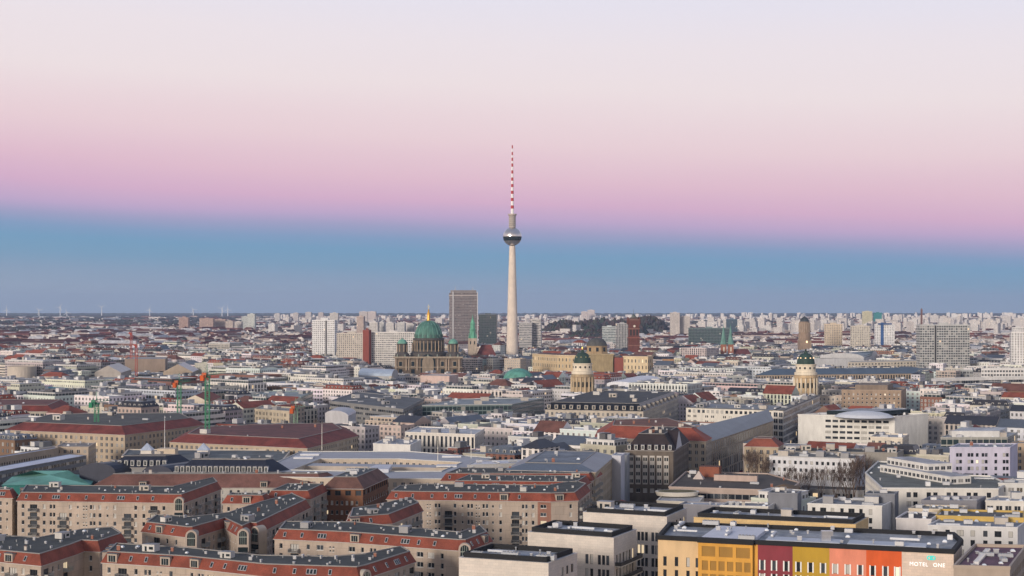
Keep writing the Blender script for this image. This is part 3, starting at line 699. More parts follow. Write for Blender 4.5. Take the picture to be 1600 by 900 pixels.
block('office_block', 'blank-fronted pale block with black roof rim, cut by the bottom of the view', 'office building',
      chain([(717, 871), (857, 880), (902, 864)], 25.5), 25.5, edges={1: dict(TW, pat='s', pitch=3.1, ww=1.5, wh=2.2, top=2.4, start=8, fh=4)},
      cl=32, kinds='avvdav', kids=coped, group='pale stone blocks with black roof rims', **hot)
hy = dict(hot, wt=(.68, .49, .24))
block('office_block', 'long yellow block with black roof rim, directly behind the colourful hotel', 'office building', chain([(1084, 808), (1337, 819.5), (1357, 808)], 25.5), 25.5,
      edges={0: dict(TW, pat='s', pitch=3.1)}, cl=22, kinds='avvddp', kids=coped, **hy)
def terrace(root, org, P, h, zc):
    kid(root, org, 'terrace_floor', lambda mb: mb.face([(p[0], p[1], h+.05) for p in offset(P, .6)], 'flat_roof', (.17, .085, .12)))
    a, b, c_, d = offset(P, 3)[:4]
    kid(root, org, 'pergola', lambda mb: [mb.obox(lerp(lerp(a, b, .2), lerp(d, c_, .2), .12+.7*i/14), (1, 0), (0, 1), 1.2, 1.0, h+.06, h+.9, 'trim', (.7, .7, .7)) for i in range(15)])
block('office_block', 'beige block with a plum-coloured roof terrace, right of the colourful hotel', 'office building', chain([(1490, 888), (1578, 890), (1604, 856)], 24), 24, wt=(.40, .33, .27), rt=(.1, .1, .11), ph=.9,
      edges={0: dict(pat='w', pitch=4.4, wh=2.0, top=2.0, fh=3.6, style='dark'), 1: dict(pat='s', pitch=3.6, ww=2, wh=2.2, top=2, fh=3.6, style='dark')}, cl=12, kinds='avvs', kids=terrace)
# ------------------------------------------------------------------ beige flats with red mansards
BE = (.46, .385, .325); RED = (.23, .057, .034); GR = (.058, .066, .062)
plat = dict(wallmat='panelled', roof='mansard', wt=BE, rt=GR, tile=RED, mh=3.0, inset=1.3, slope=5.5, kinds='vvvsvvcvvvvpv', csc=.6, group='beige flats with red mansards')
FL = dict(ww=1.0, wh=1.55, fh=2.9, top=1.0)
def turret(frac_edge, name='turret'):
    "tall round-headed bays on a corner: list of (edge index, distance from its start or end)"
    def f(root, org, P, h, zc):
        for ei, u in frac_edge:
            a, b = P[ei], P[(ei+1) % len(P)]; L = dist(a, b); d = ((b[0]-a[0])/L, (b[1]-a[1])/L); o = (d[1], -d[0]); uu = u if u >= 0 else L+u
            cx, cy = a[0]+d[0]*uu, a[1]+d[1]*uu; w, dp = 3.5, 3.0; mb = MB(); z1 = h+.6
            def pt(x, y, z): return (cx+d[0]*x+o[0]*y, cy+d[1]*x+o[1]*y, z)
            prof = [(-w/2, 0), (w/2, 0), (w/2, z1)]+[(w/2*math.cos(t), z1+w/2*math.sin(t)) for t in [math.pi*i/10 for i in range(1, 10)]]+[(-w/2, z1)]
            n = len(prof); f0 = .7
            for i in range(n):
                (x0, z0), (x1, zz) = prof[i], prof[(i+1) % n]
                mb.face([pt(x0, f0, z0), pt(x0, -dp, z0), pt(x1, -dp, zz), pt(x1, f0, zz)], 'wall', (.44, .40, .34) if i > 0 else BE)
            mb.face([pt(x, f0, z) for x, z in prof], 'wall', BE); tb = mb.build(name, root, (org[0], org[1], 0))
            wi = MB(); w2 = w/2-.55; pr = [(-w2, h-2.4), (w2, h-2.4), (w2, z1)]+[(w2*math.cos(t), z1+w2*math.sin(t)) for t in [math.pi*i/8 for i in range(1, 8)]]+[(-w2, z1)]
            wi.face([pt(x, f0+.03, z) for x, z in pr], 'dark_glass', (0, 0, 0))
            for x in (-w2/2, 0, w2/2): wi.obox(pt(x, f0+.06, 0)[:2], d, o, .08, .06, h-2.4, z1+w2*.8, 'trim', (.4, .45, .4))
            wi.obox(pt(0, f0+.06, 0)[:2], d, o, w2*2, .06, h-.2, h, 'trim', (.4, .45, .4)); g = wi.build('arched_window', root, (org[0], org[1], 0))
            for k in range(1, 6):
                z = h-2.6-k*2.9
                if z < 2: break
                addm('balcony', templ('balcony', t_balcony, 1 if k % 2 else 0), root, (cx+o[0]*f0-org[0], cy+o[1]*f0-org[1], z), math.atan2(d[1], d[0]))
                kid(root, org, 'balcony_door', lambda mb: mb.obox(pt(0, f0+.02, 0)[:2], d, o, 3.0, .06, z, z+2.3, 'dark_glass', (0, 0, 0)))
    return f
h = 22
block('apartment_block', 'beige flats with red mansard standing cut by the left edge of the view', 'apartment building', chain([(-60, 777), (19, 779), (27, 775)], h), h, edges={0: dict(FL, pat='sdo', pitch=3.2), 1: dict(FL, pat='s', pitch=2.6, start=1)}, cl=6, **plat)
block('apartment_block', 'longest beige block of flats with red mansard at the left, its corner bay round-headed', 'apartment building',
      chain([(27, 783), (271, 786.5), (287, 786.5), (345, 765)], h, back=[(335, 757), (268, 772), (36, 770)]), h,
      edges={0: [dict(FL, x0=36, x1=46, pat='s', rows=7), dict(FL, x0=50, x1=56, pat='b', rows=6), dict(FL, x0=69, x1=92, pat='sd', pitch=3.1, rows=7), dict(FL, x0=96, x1=100, pat='b', rows=6, top=3.9), dict(FL, x0=110, x1=190, pat='soqdso', pitch=2.75, rows=7),
                 dict(FL, x0=197, x1=200, pat='b', rows=6, top=3.9, bal=1), dict(FL, x0=212, x1=230, pat='ss', pitch=3.0, rows=7), dict(FL, x0=238, x1=242, pat='b', rows=6), dict(FL, x0=256, x1=262, pat='s', rows=7)],
             2: dict(FL, pat='bsd', pitch=3.2)}, cl=30, kids=turret([(1, 2.0)]), prefer=100, **plat)
block('apartment_block', 'beige flats with red mansard behind the gap right of the longest left block', 'apartment building', chain([(348, 787.5), (414, 788), (424, 783)], h), h, edges={0: dict(FL, pat='so', pitch=3.1), 1: dict(FL, pat='s', pitch=3.1)}, cl=10, **plat)
block('apartment_block', 'beige flats with red mansard standing against the brown brick corner', 'apartment building', chain([(417, 780), (485, 780.5), (511, 768)], h), h, edges={0: dict(FL, x0=421, x1=436, pat='d', pitch=3.1), 1: dict(FL, pat='sbs', pitch=3.3)}, cl=14, **plat)
block('apartment_block', 'beige flats with three round-headed bays stepping back to the right', 'apartment building',
      chain([(222, 831.5), (289, 840), (304, 840), (350, 826), (372, 838), (383, 838), (394, 833), (404, 834), (484, 794)], h, back=[(458, 783), (404, 797), (352, 815), (300, 821), (240, 818)]), h,
      edges={0: dict(FL, pat='sbs', pitch=4.0), 2: dict(FL, pat='sbs', pitch=3.1), 3: dict(FL, pat='s', pitch=3.2), 7: dict(FL, pat='bsdsb', pitch=3.1)}, cl=34, kids=turret([(1, 2), (4, 1.6), (6, 1.6)]), **plat)
block('apartment_block', 'beige flats with red mansard in the bottom left corner', 'apartment building',
      chain([(-70, 872), (64, 885), (116, 868), (131, 862), (156, 863), (197, 849)], h, back=[(180, 838), (125, 842), (60, 855), (-70, 848)]), h,
      edges={0: dict(FL, x0=4, x1=62, pat='sbsb', pitch=3.1), 1: dict(FL, pat='bss', pitch=3.2), 3: dict(FL, pat='s', pitch=3)}, cl=36, kids=None, **plat)
block('apartment_block', 'long beige flats with red mansard along the bottom edge, left half', 'apartment building',
      chain([(160, 880), (290, 888), (410, 901), (560, 906), (578, 902), (648, 879)], h, back=[(630, 868), (566, 882), (520, 886), (410, 884), (300, 872), (176, 864)]), h,
      edges={0: dict(FL, pat='sbsdq', pitch=3.6), 1: dict(FL, pat='sdbso', pitch=3.1), 2: dict(FL, pat='sb', pitch=3.6), 4: dict(FL, pat='sb', pitch=3.6)}, cl=44, kids=turret([(3, 2.5)]), **plat)
block('apartment_block', 'beige flats with red mansard ending in a round-headed bay beside the blank stone block', 'apartment building',
      chain([(429, 843), (540, 848), (714, 861), (732, 861), (768, 847)], h, back=[(752, 835), (716, 846), (610, 836), (560, 830), (440, 829)]), h,
      edges={0: dict(FL, pat='sbswq', pitch=3.8), 1: dict(FL, pat='wsdsbsw', pitch=3.6, bal=1), 3: dict(FL, pat='sb', pitch=3.2)}, cl=30, kids=turret([(2, 2.2)]), **plat)
block('apartment_block', 'small wing of beige flats with a red mansard below the brown brick building', 'apartment building', chain([(540, 824), (612, 819), (660, 799)], h, back=[(645, 789), (590, 801), (545, 808)]), h,
      edges={1: dict(FL, pat='bsb', pitch=3.1)}, cl=18, **plat)
block('apartment_block', 'tall beige flats with red mansard and a brick-clad bay near the middle', 'apartment building',
      chain([(605, 781), (661, 782), (840, 784), (861, 784.5), (903, 783), (921, 768)], h, back=[(900, 762), (855, 770), (660, 768), (620, 771)]), h,
      edges={1: [dict(FL, x0=670, x1=692, pat='qd', pitch=3.2), dict(FL, x0=698, x1=702, pat='b', rows=6, top=3.6, bal=1), dict(FL, x0=711, x1=790, pat='sodqdos', pitch=2.75), dict(FL, x0=803, x1=810, pat='b', top=3.6, rows=6), dict(FL, x0=820, x1=836, pat='ds', pitch=3.0)],
             2: dict(FL, pat='w', pitch=6, wh=1.3), 3: dict(FL, x0=892, x1=896, pat='s'), 4: dict(FL, pat='bs', pitch=3.2)}, wtint={2: (.30, .15, .11)}, cl=36, prefer=100, **plat)
p2 = dict(plat, slope=7)
block('apartment_block', 'beige flats with red mansard, second row behind the tall ones near the middle', 'apartment building', chain([(705, 764), (905, 766), (922, 755)], h), h, edges={0: dict(FL, pat='sbd', pitch=3.1, rows=3)}, cl=26, **p2)
block('apartment_block', 'beige flats with red mansard in the third row, beside the grey hipped roof', 'apartment building', chain([(690, 752), (924, 752), (940, 742)], h), h, edges={1: dict(FL, pat='bs', pitch=3.1)}, cl=26, **p2)
# ------------------------------------------------------------------ brown brick with long tiled roof
BR = (.21, .095, .05)
block('office_block', 'brown brick office block with a dark glass top floor and brown tiled roof', 'office building', chain([(505, 764), (567, 764.5), (606, 747)], 23), 23, roof='mansard', wt=BR, rt=(.10, .12, .13), tile=(.15, .075, .06), mh=4.2, inset=3.2,
      edges={0: [dict(x0=512, x1=566, pat='w', pitch=3.9, wh=1.9, top=.5, rows=1, style='dark', fh=3.4), dict(x0=511, x1=566, pat='s', pitch=1.9, ww=.9, wh=1.5, top=4.4, rows=5, fh=3.6)],
             1: [dict(pat='w', pitch=3.1, wh=1.9, top=.5, rows=1, style='dark'), dict(pat='s', pitch=3.0, ww=1.4, wh=1.6, top=4.4, rows=5, fh=3.6)]}, cl=8, kinds='vva')
block('terrace_building', 'long low building with brown tiled roof, left of the brown brick block', 'building', chain([(141, 763), (504, 762.5)], 17, back=17), 17, roof='mansard', wt=(.55, .52, .47), rt=(.13, .14, .15), tile=(.17, .08, .065), mh=5.4, inset=4.5, slope=6,
      edges={0: dict(pat='s', pitch=3.1, ww=1.1, wh=1.7, top=.8, fh=3.2, rows=3)}, cl=14, group=None)
# teal tarpaulin roof on scaffolding
def tarp(root, org, P, h, zc):
    def scaf(mb):
        for i in range(3):
            a, b = P[i], P[i+1]; n = int(dist(a, b)/2.4)
            for k in range(n+1): q = lerp(a, b, k/n); mb.obox(q, (1, 0), (0, 1), .12, .12, 0, h, 'paint', (.03, .2, .18))
            for z in range(2, int(h), 2): mb.bar((a[0], a[1], z), (b[0], b[1], z), .12, 'paint', (.03, .2, .18))
    kid(root, org, 'scaffold', scaf)
block('scaffolded_building', 'building wrapped in scaffolding under a pale teal tarpaulin roof', 'building', chain([(4, 758), (140, 757), (150, 744)], 15), 15, roof='hip', wt=(.02, .16, .15), tile=(.15, .38, .33), rmat='foliage', rh=4.4, hip=.8, kids=tarp)
# dark blue mansards with white dormers
def dormers(edge, n, dh, t=(.6, .6, .58), w=1.5, up=.9, set_=.9):
    def f(root, org, P, h, zc):
        a, b = P[edge], P[edge+1]; L = dist(a, b); d = ((b[0]-a[0])/L, (b[1]-a[1])/L); o = (d[1], -d[0])
        me = None
        for i in range(n):
            q = lerp(a, b, (i+.5)/n)
            if me is None:
                mb = MB(); mb.obox((0, 0), (1, 0), (0, 1), w, 2.6, 0, dh, 'trim', t); mb.obox((0, 0), (1, 0), (0, 1), w+.3, 2.9, dh, dh+.15, 'trim', (.2, .2, .22)); mb.obox((0, -1.32), (1, 0), (0, 1), w*.66, .05, .3, dh-.25, 'dark_glass', (0, 0, 0)); mb.obox((0, -1.36), (1, 0), (0, 1), .08, .04, .3, dh-.25, 'trim', (.6, .6, .6)); me = mb.mesh('dormer')
            addm('dormer', me, root, (q[0]-o[0]*set_-org[0], q[1]-o[1]*set_-org[1], h+up), math.atan2(d[1], d[0]))
    return f
DB = (.030, .035, .055)
def two(*fs):
    def f(*a):
        for g in fs: g(*a)
    return f
block('museum_block', 'cream palace wing with a long navy mansard and a row of white dormers', 'building', chain([(272, 741), (420, 742)], 20, back=14), 20, roof='mansard', wt=(.6, .55, .47), rt=(.05, .06, .08), tile=DB, smat='metal_roof', mh=6, inset=4, kids=dormers(0, 17, 2.6), edges={0: dict(pat='s', pitch=3.1, ww=1.1, wh=1.6, top=1)}, cl=5)
for k, (x0, x1, y, lab) in enumerate(((124, 180, 737, 'left'), (222, 270, 741, 'right'))):
    block('domed_hall', 'navy round-backed hall roof, the %s of the pair beside the teal tarpaulin' % lab, 'building', chain([(x0, y), (x1, y+.5)], 19, back=22), 19, roof='barrel', wt=(.06, .065, .09), rt=DB, rh=4, group='navy rounded roofs')
block('museum_block', 'navy flat-topped wing with dormers between the two rounded roofs', 'building', chain([(172, 731), (262, 731)], 20, back=16), 20, roof='mansard', wt=(.3, .3, .3), rt=(.03, .035, .05), tile=DB, smat='metal_roof', mh=5, inset=3, kids=dormers(0, 9, 2.4))
block('white_pavilion', 'pale low hipped pavilion in front of the navy roofs', 'building', chain([(165, 740), (219, 740), (226, 736)], 12), 12, roof='hip', wt=(.6, .6, .6), tile=(.62, .63, .66), rmat='metal_roof', rh=5, hip=1)
# long pale strip roofs at the far left
block('long_wing', 'long wing with a pale blue metal roof running in from the left edge', 'building', _strip((-50, 746), (135, 712), 17, 13), 17, wt=(.17, .18, .2), rt=(.5, .58, .72), ph=.25, rmat='metal_roof', fac='facade_ribbon')
block('long_wing', 'long sandstone wing with a row of small dark openings at the left edge', 'building', chain([(-50, 724), (84, 702), (98, 697)], 19), 19, wt=(.40, .33, .26), rt=(.44, .48, .58), ph=.4, edges={0: dict(pat='s', pitch=2.1, ww=.9, wh=2.2, top=2.4, fh=4.2, rows=4, style='dark')}, prefer=60)
block('long_wing', 'plain sandstone stub wing beside the long one with small dark openings', 'building', chain([(86, 699), (138, 699), (150, 692)], 19), 19, wt=(.46, .38, .30), rt=(.33, .3, .28), ph=.4, fac='facade_punched', cl=4)
# cream school-like block with pyramids behind the navy mansard
def pyramids(root, org, P, h, zc):
    for px, py in ((230, 701), (318, 701)):
        q = W(px, py, h+3)
        kid(root, org, 'roof_lantern', lambda mb: (mb.obox(q, (1, 0), (0, 1), 5.4, 5.4, h, h+2.4, 'trim', (.7, .66, .6)), mb.lathe(q, [(4.4, h+2.4), (0, h+6)], 'metal_roof', (.5, .56, .66), 4, .785)))
    q = W(262, 702, h+3); kid(root, org, 'stair_house', lambda mb: mb.obox(q, (1, 0), (0, 1), 9, 7, h, h+3.6, 'wall', (.6, .5, .38)))
    kid(root, org, 'flagpole', lambda mb: mb.bar((q[0]-1.5, q[1], h+3.6), (q[0]-1.5, q[1], h+20), .35, 'paint', (.8, .8, .8), .15))
block('school_block', 'cream block with grey deck and two small pyramid lanterns, behind the navy mansard', 'building', chain([(190, 714), (272, 722), (440, 722)], 17, back=[(455, 704), (200, 703)]), 17, wt=(.62, .55, .46), rt=(.14, .16, .165), ph=.5, edges={1: dict(pat='s', pitch=5.2, ww=1.2, wh=1.4, top=1.5, rows=2, style='dark')}, kids=pyramids, cl=10, kinds='avvp')
# big blue-grey roof round courtyards
def bigroof():
    h = 21; P = [W(x, y, h) for x, y in ((384, 745), (560, 748), (700, 749), (770, 716), (640, 706), (470, 706))]
    root = thing('ministry', 'vast ministry block with flat blue-grey roofs round a sunken courtyard', 'office building', (*cen(P), 0)); c = cen(P); occupy(P)
    out = P; inn = [W(x, y, h) for x, y in ((455, 735), (560, 737), (690, 737), (722, 723), (622, 717.5), (500, 717.5))]
    mb = MB()
    for ring, s in ((out, 1), (inn, -1)):
        for i in range(6):
            a, b = ring[i], ring[(i+1) % 6]
            if s < 0: a, b = b, a
            L = dist(a, b); nu = max(1, round(L/3.4)); mb.face([(a[0], a[1], 0), (b[0], b[1], 0), (b[0], b[1], h), (a[0], a[1], h)], 'facade_punched', (.55, .47, .38), [(0, 0), (nu, 0), (nu, 6.2), (0, 6.2)])
    mb.build('wall', root, (c[0], c[1], 0)); rb = MB()
    for i in range(6):
        a, b, d, e = out[i], out[(i+1) % 6], inn[(i+1) % 6], inn[i]; rb.face([(q[0], q[1], h) for q in (a, b, d, e)], 'metal_roof', (.22, .26, .31))
    for i in range(6):
        for r_ in (out, inn):
            a, b = r_[i], r_[(i+1) % 6]; rb.bar((a[0], a[1], h+.2), (b[0], b[1], h+.2), .5, 'trim', (.6, .6, .58))
    rb.build('roof', root, (c[0], c[1], 0))
    mid = [W(*q, h) for q in ((440, 726), (700, 730), (712, 726), (460, 722))]; w = MB(); w.prism(mid, 0, h-.3, 'wall', (.5, .44, .38), (.22, .26, .31), 'metal_roof'); w.build('cross_wing', root, (c[0], c[1], 0))
    q = [W(x, y, h+1.5) for x, y in ((570, 733), (607, 733), (613, 726), (588, 726))]; w = MB(); w.prism(q, h, h+1.5, 'trim', (.6, .62, .68)); w.build('raised_roof', root, (c[0], c[1], 0))
    for px, py in ((684, 720), (736, 716), (503, 703)):
        q = W(px, py, h); w = MB(); w.bar((q[0], q[1], h), (q[0], q[1], h+13), .35, 'paint', (.8, .78, .7), .2); w.build('flagpole', root, (c[0], c[1], 0))
    for px, py in ((485, 711), (698, 729), (706, 714), (475, 716)):
        q = W(px, py, h); w = MB(); w.obox(q, (1, 0), (0, 1), 9, 6, h+.02, h+.7, 'trim', (.66, .67, .7)); w.build('skylight', root, (c[0], c[1], 0))
bigroof()
block('office_block', 'sandstone block with hipped blue-grey roof, its long side running back by the white blank gable', 'office building', chain([(790, 735), (930, 738), (959, 713)], 25), 25, roof='mansard', wt=(.42, .35, .26), rt=(.2, .23, .27), tile=(.15, .18, .22), smat='metal_roof', mh=2.6, inset=7, cl=6, edges={1: dict(pat='s', pitch=4.0, ww=1.3, wh=2.2, fh=3.8, top=1.6, rows=6, style='dark'), 0: dict(pat='s', pitch=4, ww=1.2, wh=1.9, rows=2)}, vis=None)
block('roof_hall', 'pale metal hall roof with white stripes beside the hipped sandstone block', 'building', chain([(730, 727), (880, 722), (890, 716)], 22), 22, wt=(.5, .5, .5), rt=(.6, .62, .67), ph=.3, rmat='metal_roof', fac='facade_wide', cl=9, kinds='ads')
block('fire_wall_house', 'tall narrow house showing a blank whitish gable wall', 'building', chain([(956, 712), (970, 713), (976, 709)], 26), 26, wt=(.55, .56, .62), rt=(.5, .52, .55), ph=.3)
# dark mansard stone block
def bays(root, org, P, h, zc):
    a, b = P[0], P[1]; ang = math.atan2(b[1]-a[1], b[0]-a[0]); L = dist(a, b); d = ((b[0]-a[0])/L, (b[1]-a[1])/L); o = (d[1], -d[0])
    for i, px in enumerate((986, 997, 1008, 1019, 1030, 1041)):
        u = pxu(a, b, px); q = (a[0]+d[0]*u+o[0]*.15, a[1]+d[1]*u+o[1]*.15); mb = MB(); mb.obox(q, d, o, 2.3, .5, h-15.5, h-2.2, 'trim', (.5, .47, .43))
        for r in range(4):
            for s in (-1, 1): mb.obox((q[0]+d[0]*s*.5+o[0]*.27, q[1]+d[1]*s*.5+o[1]*.27), d, o, .7, .05, h-4.6-r*3.4, h-3.0-r*3.4, 'dark_glass', (0, 0, 0))
        mb.build('window_bay', root, (org[0], org[1], 0))
    e = (-o[0], -o[1]); g = P[1]; q0 = (g[0]-d[0]*2.2, g[1]-d[1]*2.2)
    def gab(mb):
        c0, c1 = lerp(P[1], P[2], .12), lerp(P[1], P[2], .5); m_ = lerp(c0, c1, .5); k = .35
        f = lambda p, z, w=0: (p[0]+o2[0]*w, p[1]+o2[1]*w, z)
        L2 = dist(c0, c1); o2 = ((c1[1]-c0[1])/L2, -(c1[0]-c0[0])/L2)
        mb.face([f(c0, h+.3, k), f(c1, h+.3, k), f(m_, h+8.5, k)], 'trim', (.55, .56, .6)); mb.face([f(c1, h+.3, k), f(c1, h+.3, -5), f(m_, h+8.5, -5), f(m_, h+8.5, k)], 'tile_roof', (.03, .02, .022)); mb.face([f(c0, h+.3, -5), f(c0, h+.3, k), f(m_, h+8.5, k), f(m_, h+8.5, -5)], 'tile_roof', (.03, .02, .022))
    kid(root, org, 'gable', gab)
block('bank_building', 'dark stone block with steep black mansard and tall light window bays', 'office building', chain([(978, 704), (1052, 705), (1076, 690)], 25), 25, roof='mansard', wt=(.15, .125, .105), tile=(.032, .022, .024), rt=(.03, .026, .026), mh=7.5, inset=5, group=None, cl=7, kinds='ccv', wallmat='stone',
      edges={1: dict(pat='s', pitch=3.6, ww=1.2, wh=2.0, fh=3.4, top=2.2, rows=6, style='dark'), 0: dict(pat='s', cols=[986, 997, 1008, 1019, 1030, 1041], ww=1.9, wh=1.9, rows=1, top=17.4)}, kids=two(bays, dormers(0, 7, 2.2, up=.6, set_=.2)), vis=778)
block('annex', 'narrow bluish stair wing left of the dark stone block', 'building', chain([(968, 712), (980, 712), (984, 708)], 24), 24, wt=(.33, .35, .38), rt=(.3, .3, .32), ph=.3, vis=770)
# long red and slate roofs running to the right
block('museum_wing', 'building with a broad orange-red tiled roof in front of the slate-roofed long wing', 'building', chain([(930, 684), (1103, 690), (1112, 685)], 24, back=[(1060, 667), (935, 672)]), 24, roof='mansard', wt=(.42, .36, .29), rt=(.2, .08, .05), tile=(.30, .075, .045), mh=6, inset=9, cl=6, kinds='ccv', fac='facade_punched')
block('long_wing', 'long wing with a pitched slate-grey roof climbing towards the right', 'building', chain([(1104, 692), (1208, 657)], 22, back=[(1192, 650), (1075, 675)]), 22, roof='gable', wt=(.36, .29, .22), tile=(.13, .155, .185), rmat='metal_roof', rh=5.5, fac='facade_tall', fh=6, pitch=4.2, vis=None)
block('embassy', 'low dark-roofed embassy-like block with broad pinkish fascia bands', 'building', chain([(1045, 762), (1232, 768), (1250, 755)], 15, back=[(1200, 741), (1072, 738)]), 15, wt=(.45, .36, .31), rt=(.085, .068, .055), ph=.6, fac='facade_ribbon', fh=5, pitch=3, cl=10, kinds='vavc', kids=lambda root, org, P, h, zc: [kid(root, org, 'upper_box', lambda mb: mb.obox(W(1110, 744, h), (.96, -.28), (.28, .96), 9, 7, h, h+4.6, 'brickwork', (.3, .1, .06), (.26, .09, .05), 'tile_roof')), kid(root, org, 'upper_bar', lambda mb: mb.obox(W(1150, 751, h), (.96, -.28), (.28, .96), 19, 4, h, h+2.6, 'wall', (.5, .39, .34), (.1, .08, .07), 'flat_roof')), kid(root, org, 'upper_box', lambda mb: mb.lathe(W(1092, 748, h), [(3.4, h), (0, h+3.6)], 'trim', (.55, .47, .42), 4, .5))])
def extra_upper(pts, h, h0, t, name='upper_floor', rt=(.1, .09, .085)):
    def f(root, org, P, hh, zc):
        Q = [W(x, y, h) for x, y in pts]; mb = MB(); mb.prism(Q, h0, h, 'wall', t, rt, 'flat_roof'); mb.build(name, root, (org[0], org[1], 0))
    return f
block('rotunda', 'low building with an elliptical cream canopy ring, right below the dark stone block', 'building', chain([(1026, 783), (1092, 786), (1100, 776)], 13), 13, wt=(.62, .58, .5), rt=(.5, .5, .5), ph=.4, fac='facade_wide', fh=5,
      kids=lambda root, org, P, h, zc: kid(root, org, 'canopy_ring', lambda mb: [mb.loft([ell(8.5, 5.5, i) for i in range(32)], [ell(9.2, 6, i) for i in range(32)], h+.5, h+2.2, 'trim', (.66, .62, .54)), mb.face([(*ell(9.2, 6, i), h+2.2) for i in range(32)], 'trim', (.66, .62, .54)), mb.face([(*ell(8.2, 5.0, i), h+2.25) for i in range(32)], 'flat_roof', (.17, .14, .05))]))
# ------------------------------------------------------------------ landmarks
VERD = (.07, .185, .15); SAND = (.50, .39, .25); LM = {}
def landmark(key, px, py): LM[key] = (px, py)
def part(root, c, name, mb, smooth=False): return mb.build(name, root, (c[0], c[1], 0), smooth)
def tv_tower():
    D = 2620; c = atD(800.5, D); root = thing('television_tower', 'concrete television tower with a steel sphere and red and white antenna', 'tower', (c[0], c[1], drop(D))); k = D/F
    mb = MB(); mb.lathe(c, [(13, -2), (10.6, 12), (9.6, 40), (8.3, 90), (6.9, 140), (5.6, 185), (5.0, 197)], 'wall', (.70, .61, .52), 32); part(root, c, 'shaft', mb, True)
    mb = MB(); mb.lathe(c, [(22, -2), (22, 9), (20, 9.5), (12, 10)], 'trim', (.55, .55, .54), 32); part(root, c, 'base_pavilion', mb)
    z0 = 213; pr = [(max(.01, 16*math.sin(t)), z0-16*math.cos(t)) for t in [math.pi*i/24 for i in range(25)]]
    mb = MB(); mb.lathe(c, pr, 'steel', (.62, .60, .60), 36); sp = part(root, c, 'sphere', mb, True)
    for za, zb, t in ((-7.2, -.6, (.05, .045, .045)),):
        mb = MB(); P = [(math.sqrt(16**2-z*z)+.12, z0+z) for z in (za, (za+zb)/2, zb)]; mb.lathe(c, P, 'dark_glass', t, 36); mb.build('window_band', sp, (c[0], c[1], 0))
    mb = MB(); mb.lathe(c, [(16.3, z0-.7), (16.5, z0-.2), (16.2, z0+.3)], 'trim', (.1, .1, .1), 36); mb.build('gallery_ring', sp, (c[0], c[1], 0))
    mb = MB(); mb.lathe(c, [(5.6, z0+14), (5.6, 251)], 'wall', (.30, .27, .25), 20)
    for z in (230, 233.5, 237, 240.5, 244, 247.5): mb.lathe(c, [(5.6, z), (6.5, z+.2), (6.5, z+1.3), (5.6, z+1.5)], 'trim', (.5, .45, .4), 20)
    mb.lathe(c, [(5.6, 249), (7.6, 250), (7.6, 252.3), (4, 252.4), (0.01, 252.5)], 'trim', (.45, .38, .34), 20); part(root, c, 'upper_shaft', mb)
    ys = [333]+[v for q in (323.6, 311.8, 300.6, 290, 280, 268.8, 258, 249, 240, 229.4) for v in (q+2.5, q-2.5)]
    mb = MB(); r = 3.2; red = (.42, .03, .03); wh = (.82, .80, .80)
    zs = [HC-(y-YH)*D/F-drop(D) for y in ys]; zs[0] = 252
    for i in range(len(zs)-1):
        r0 = 2.7*(1-i/30)+.1; r1 = 2.7*(1-(i+1)/30)+.1; mb.lathe(c, [(r0, zs[i]), (r1, zs[i+1])], 'paint', red if i % 2 else wh, 10)
    part(root, c, 'antenna', mb); landmark('television tower', 800, 500); clear(790, 812, 556, D)
tv_tower()
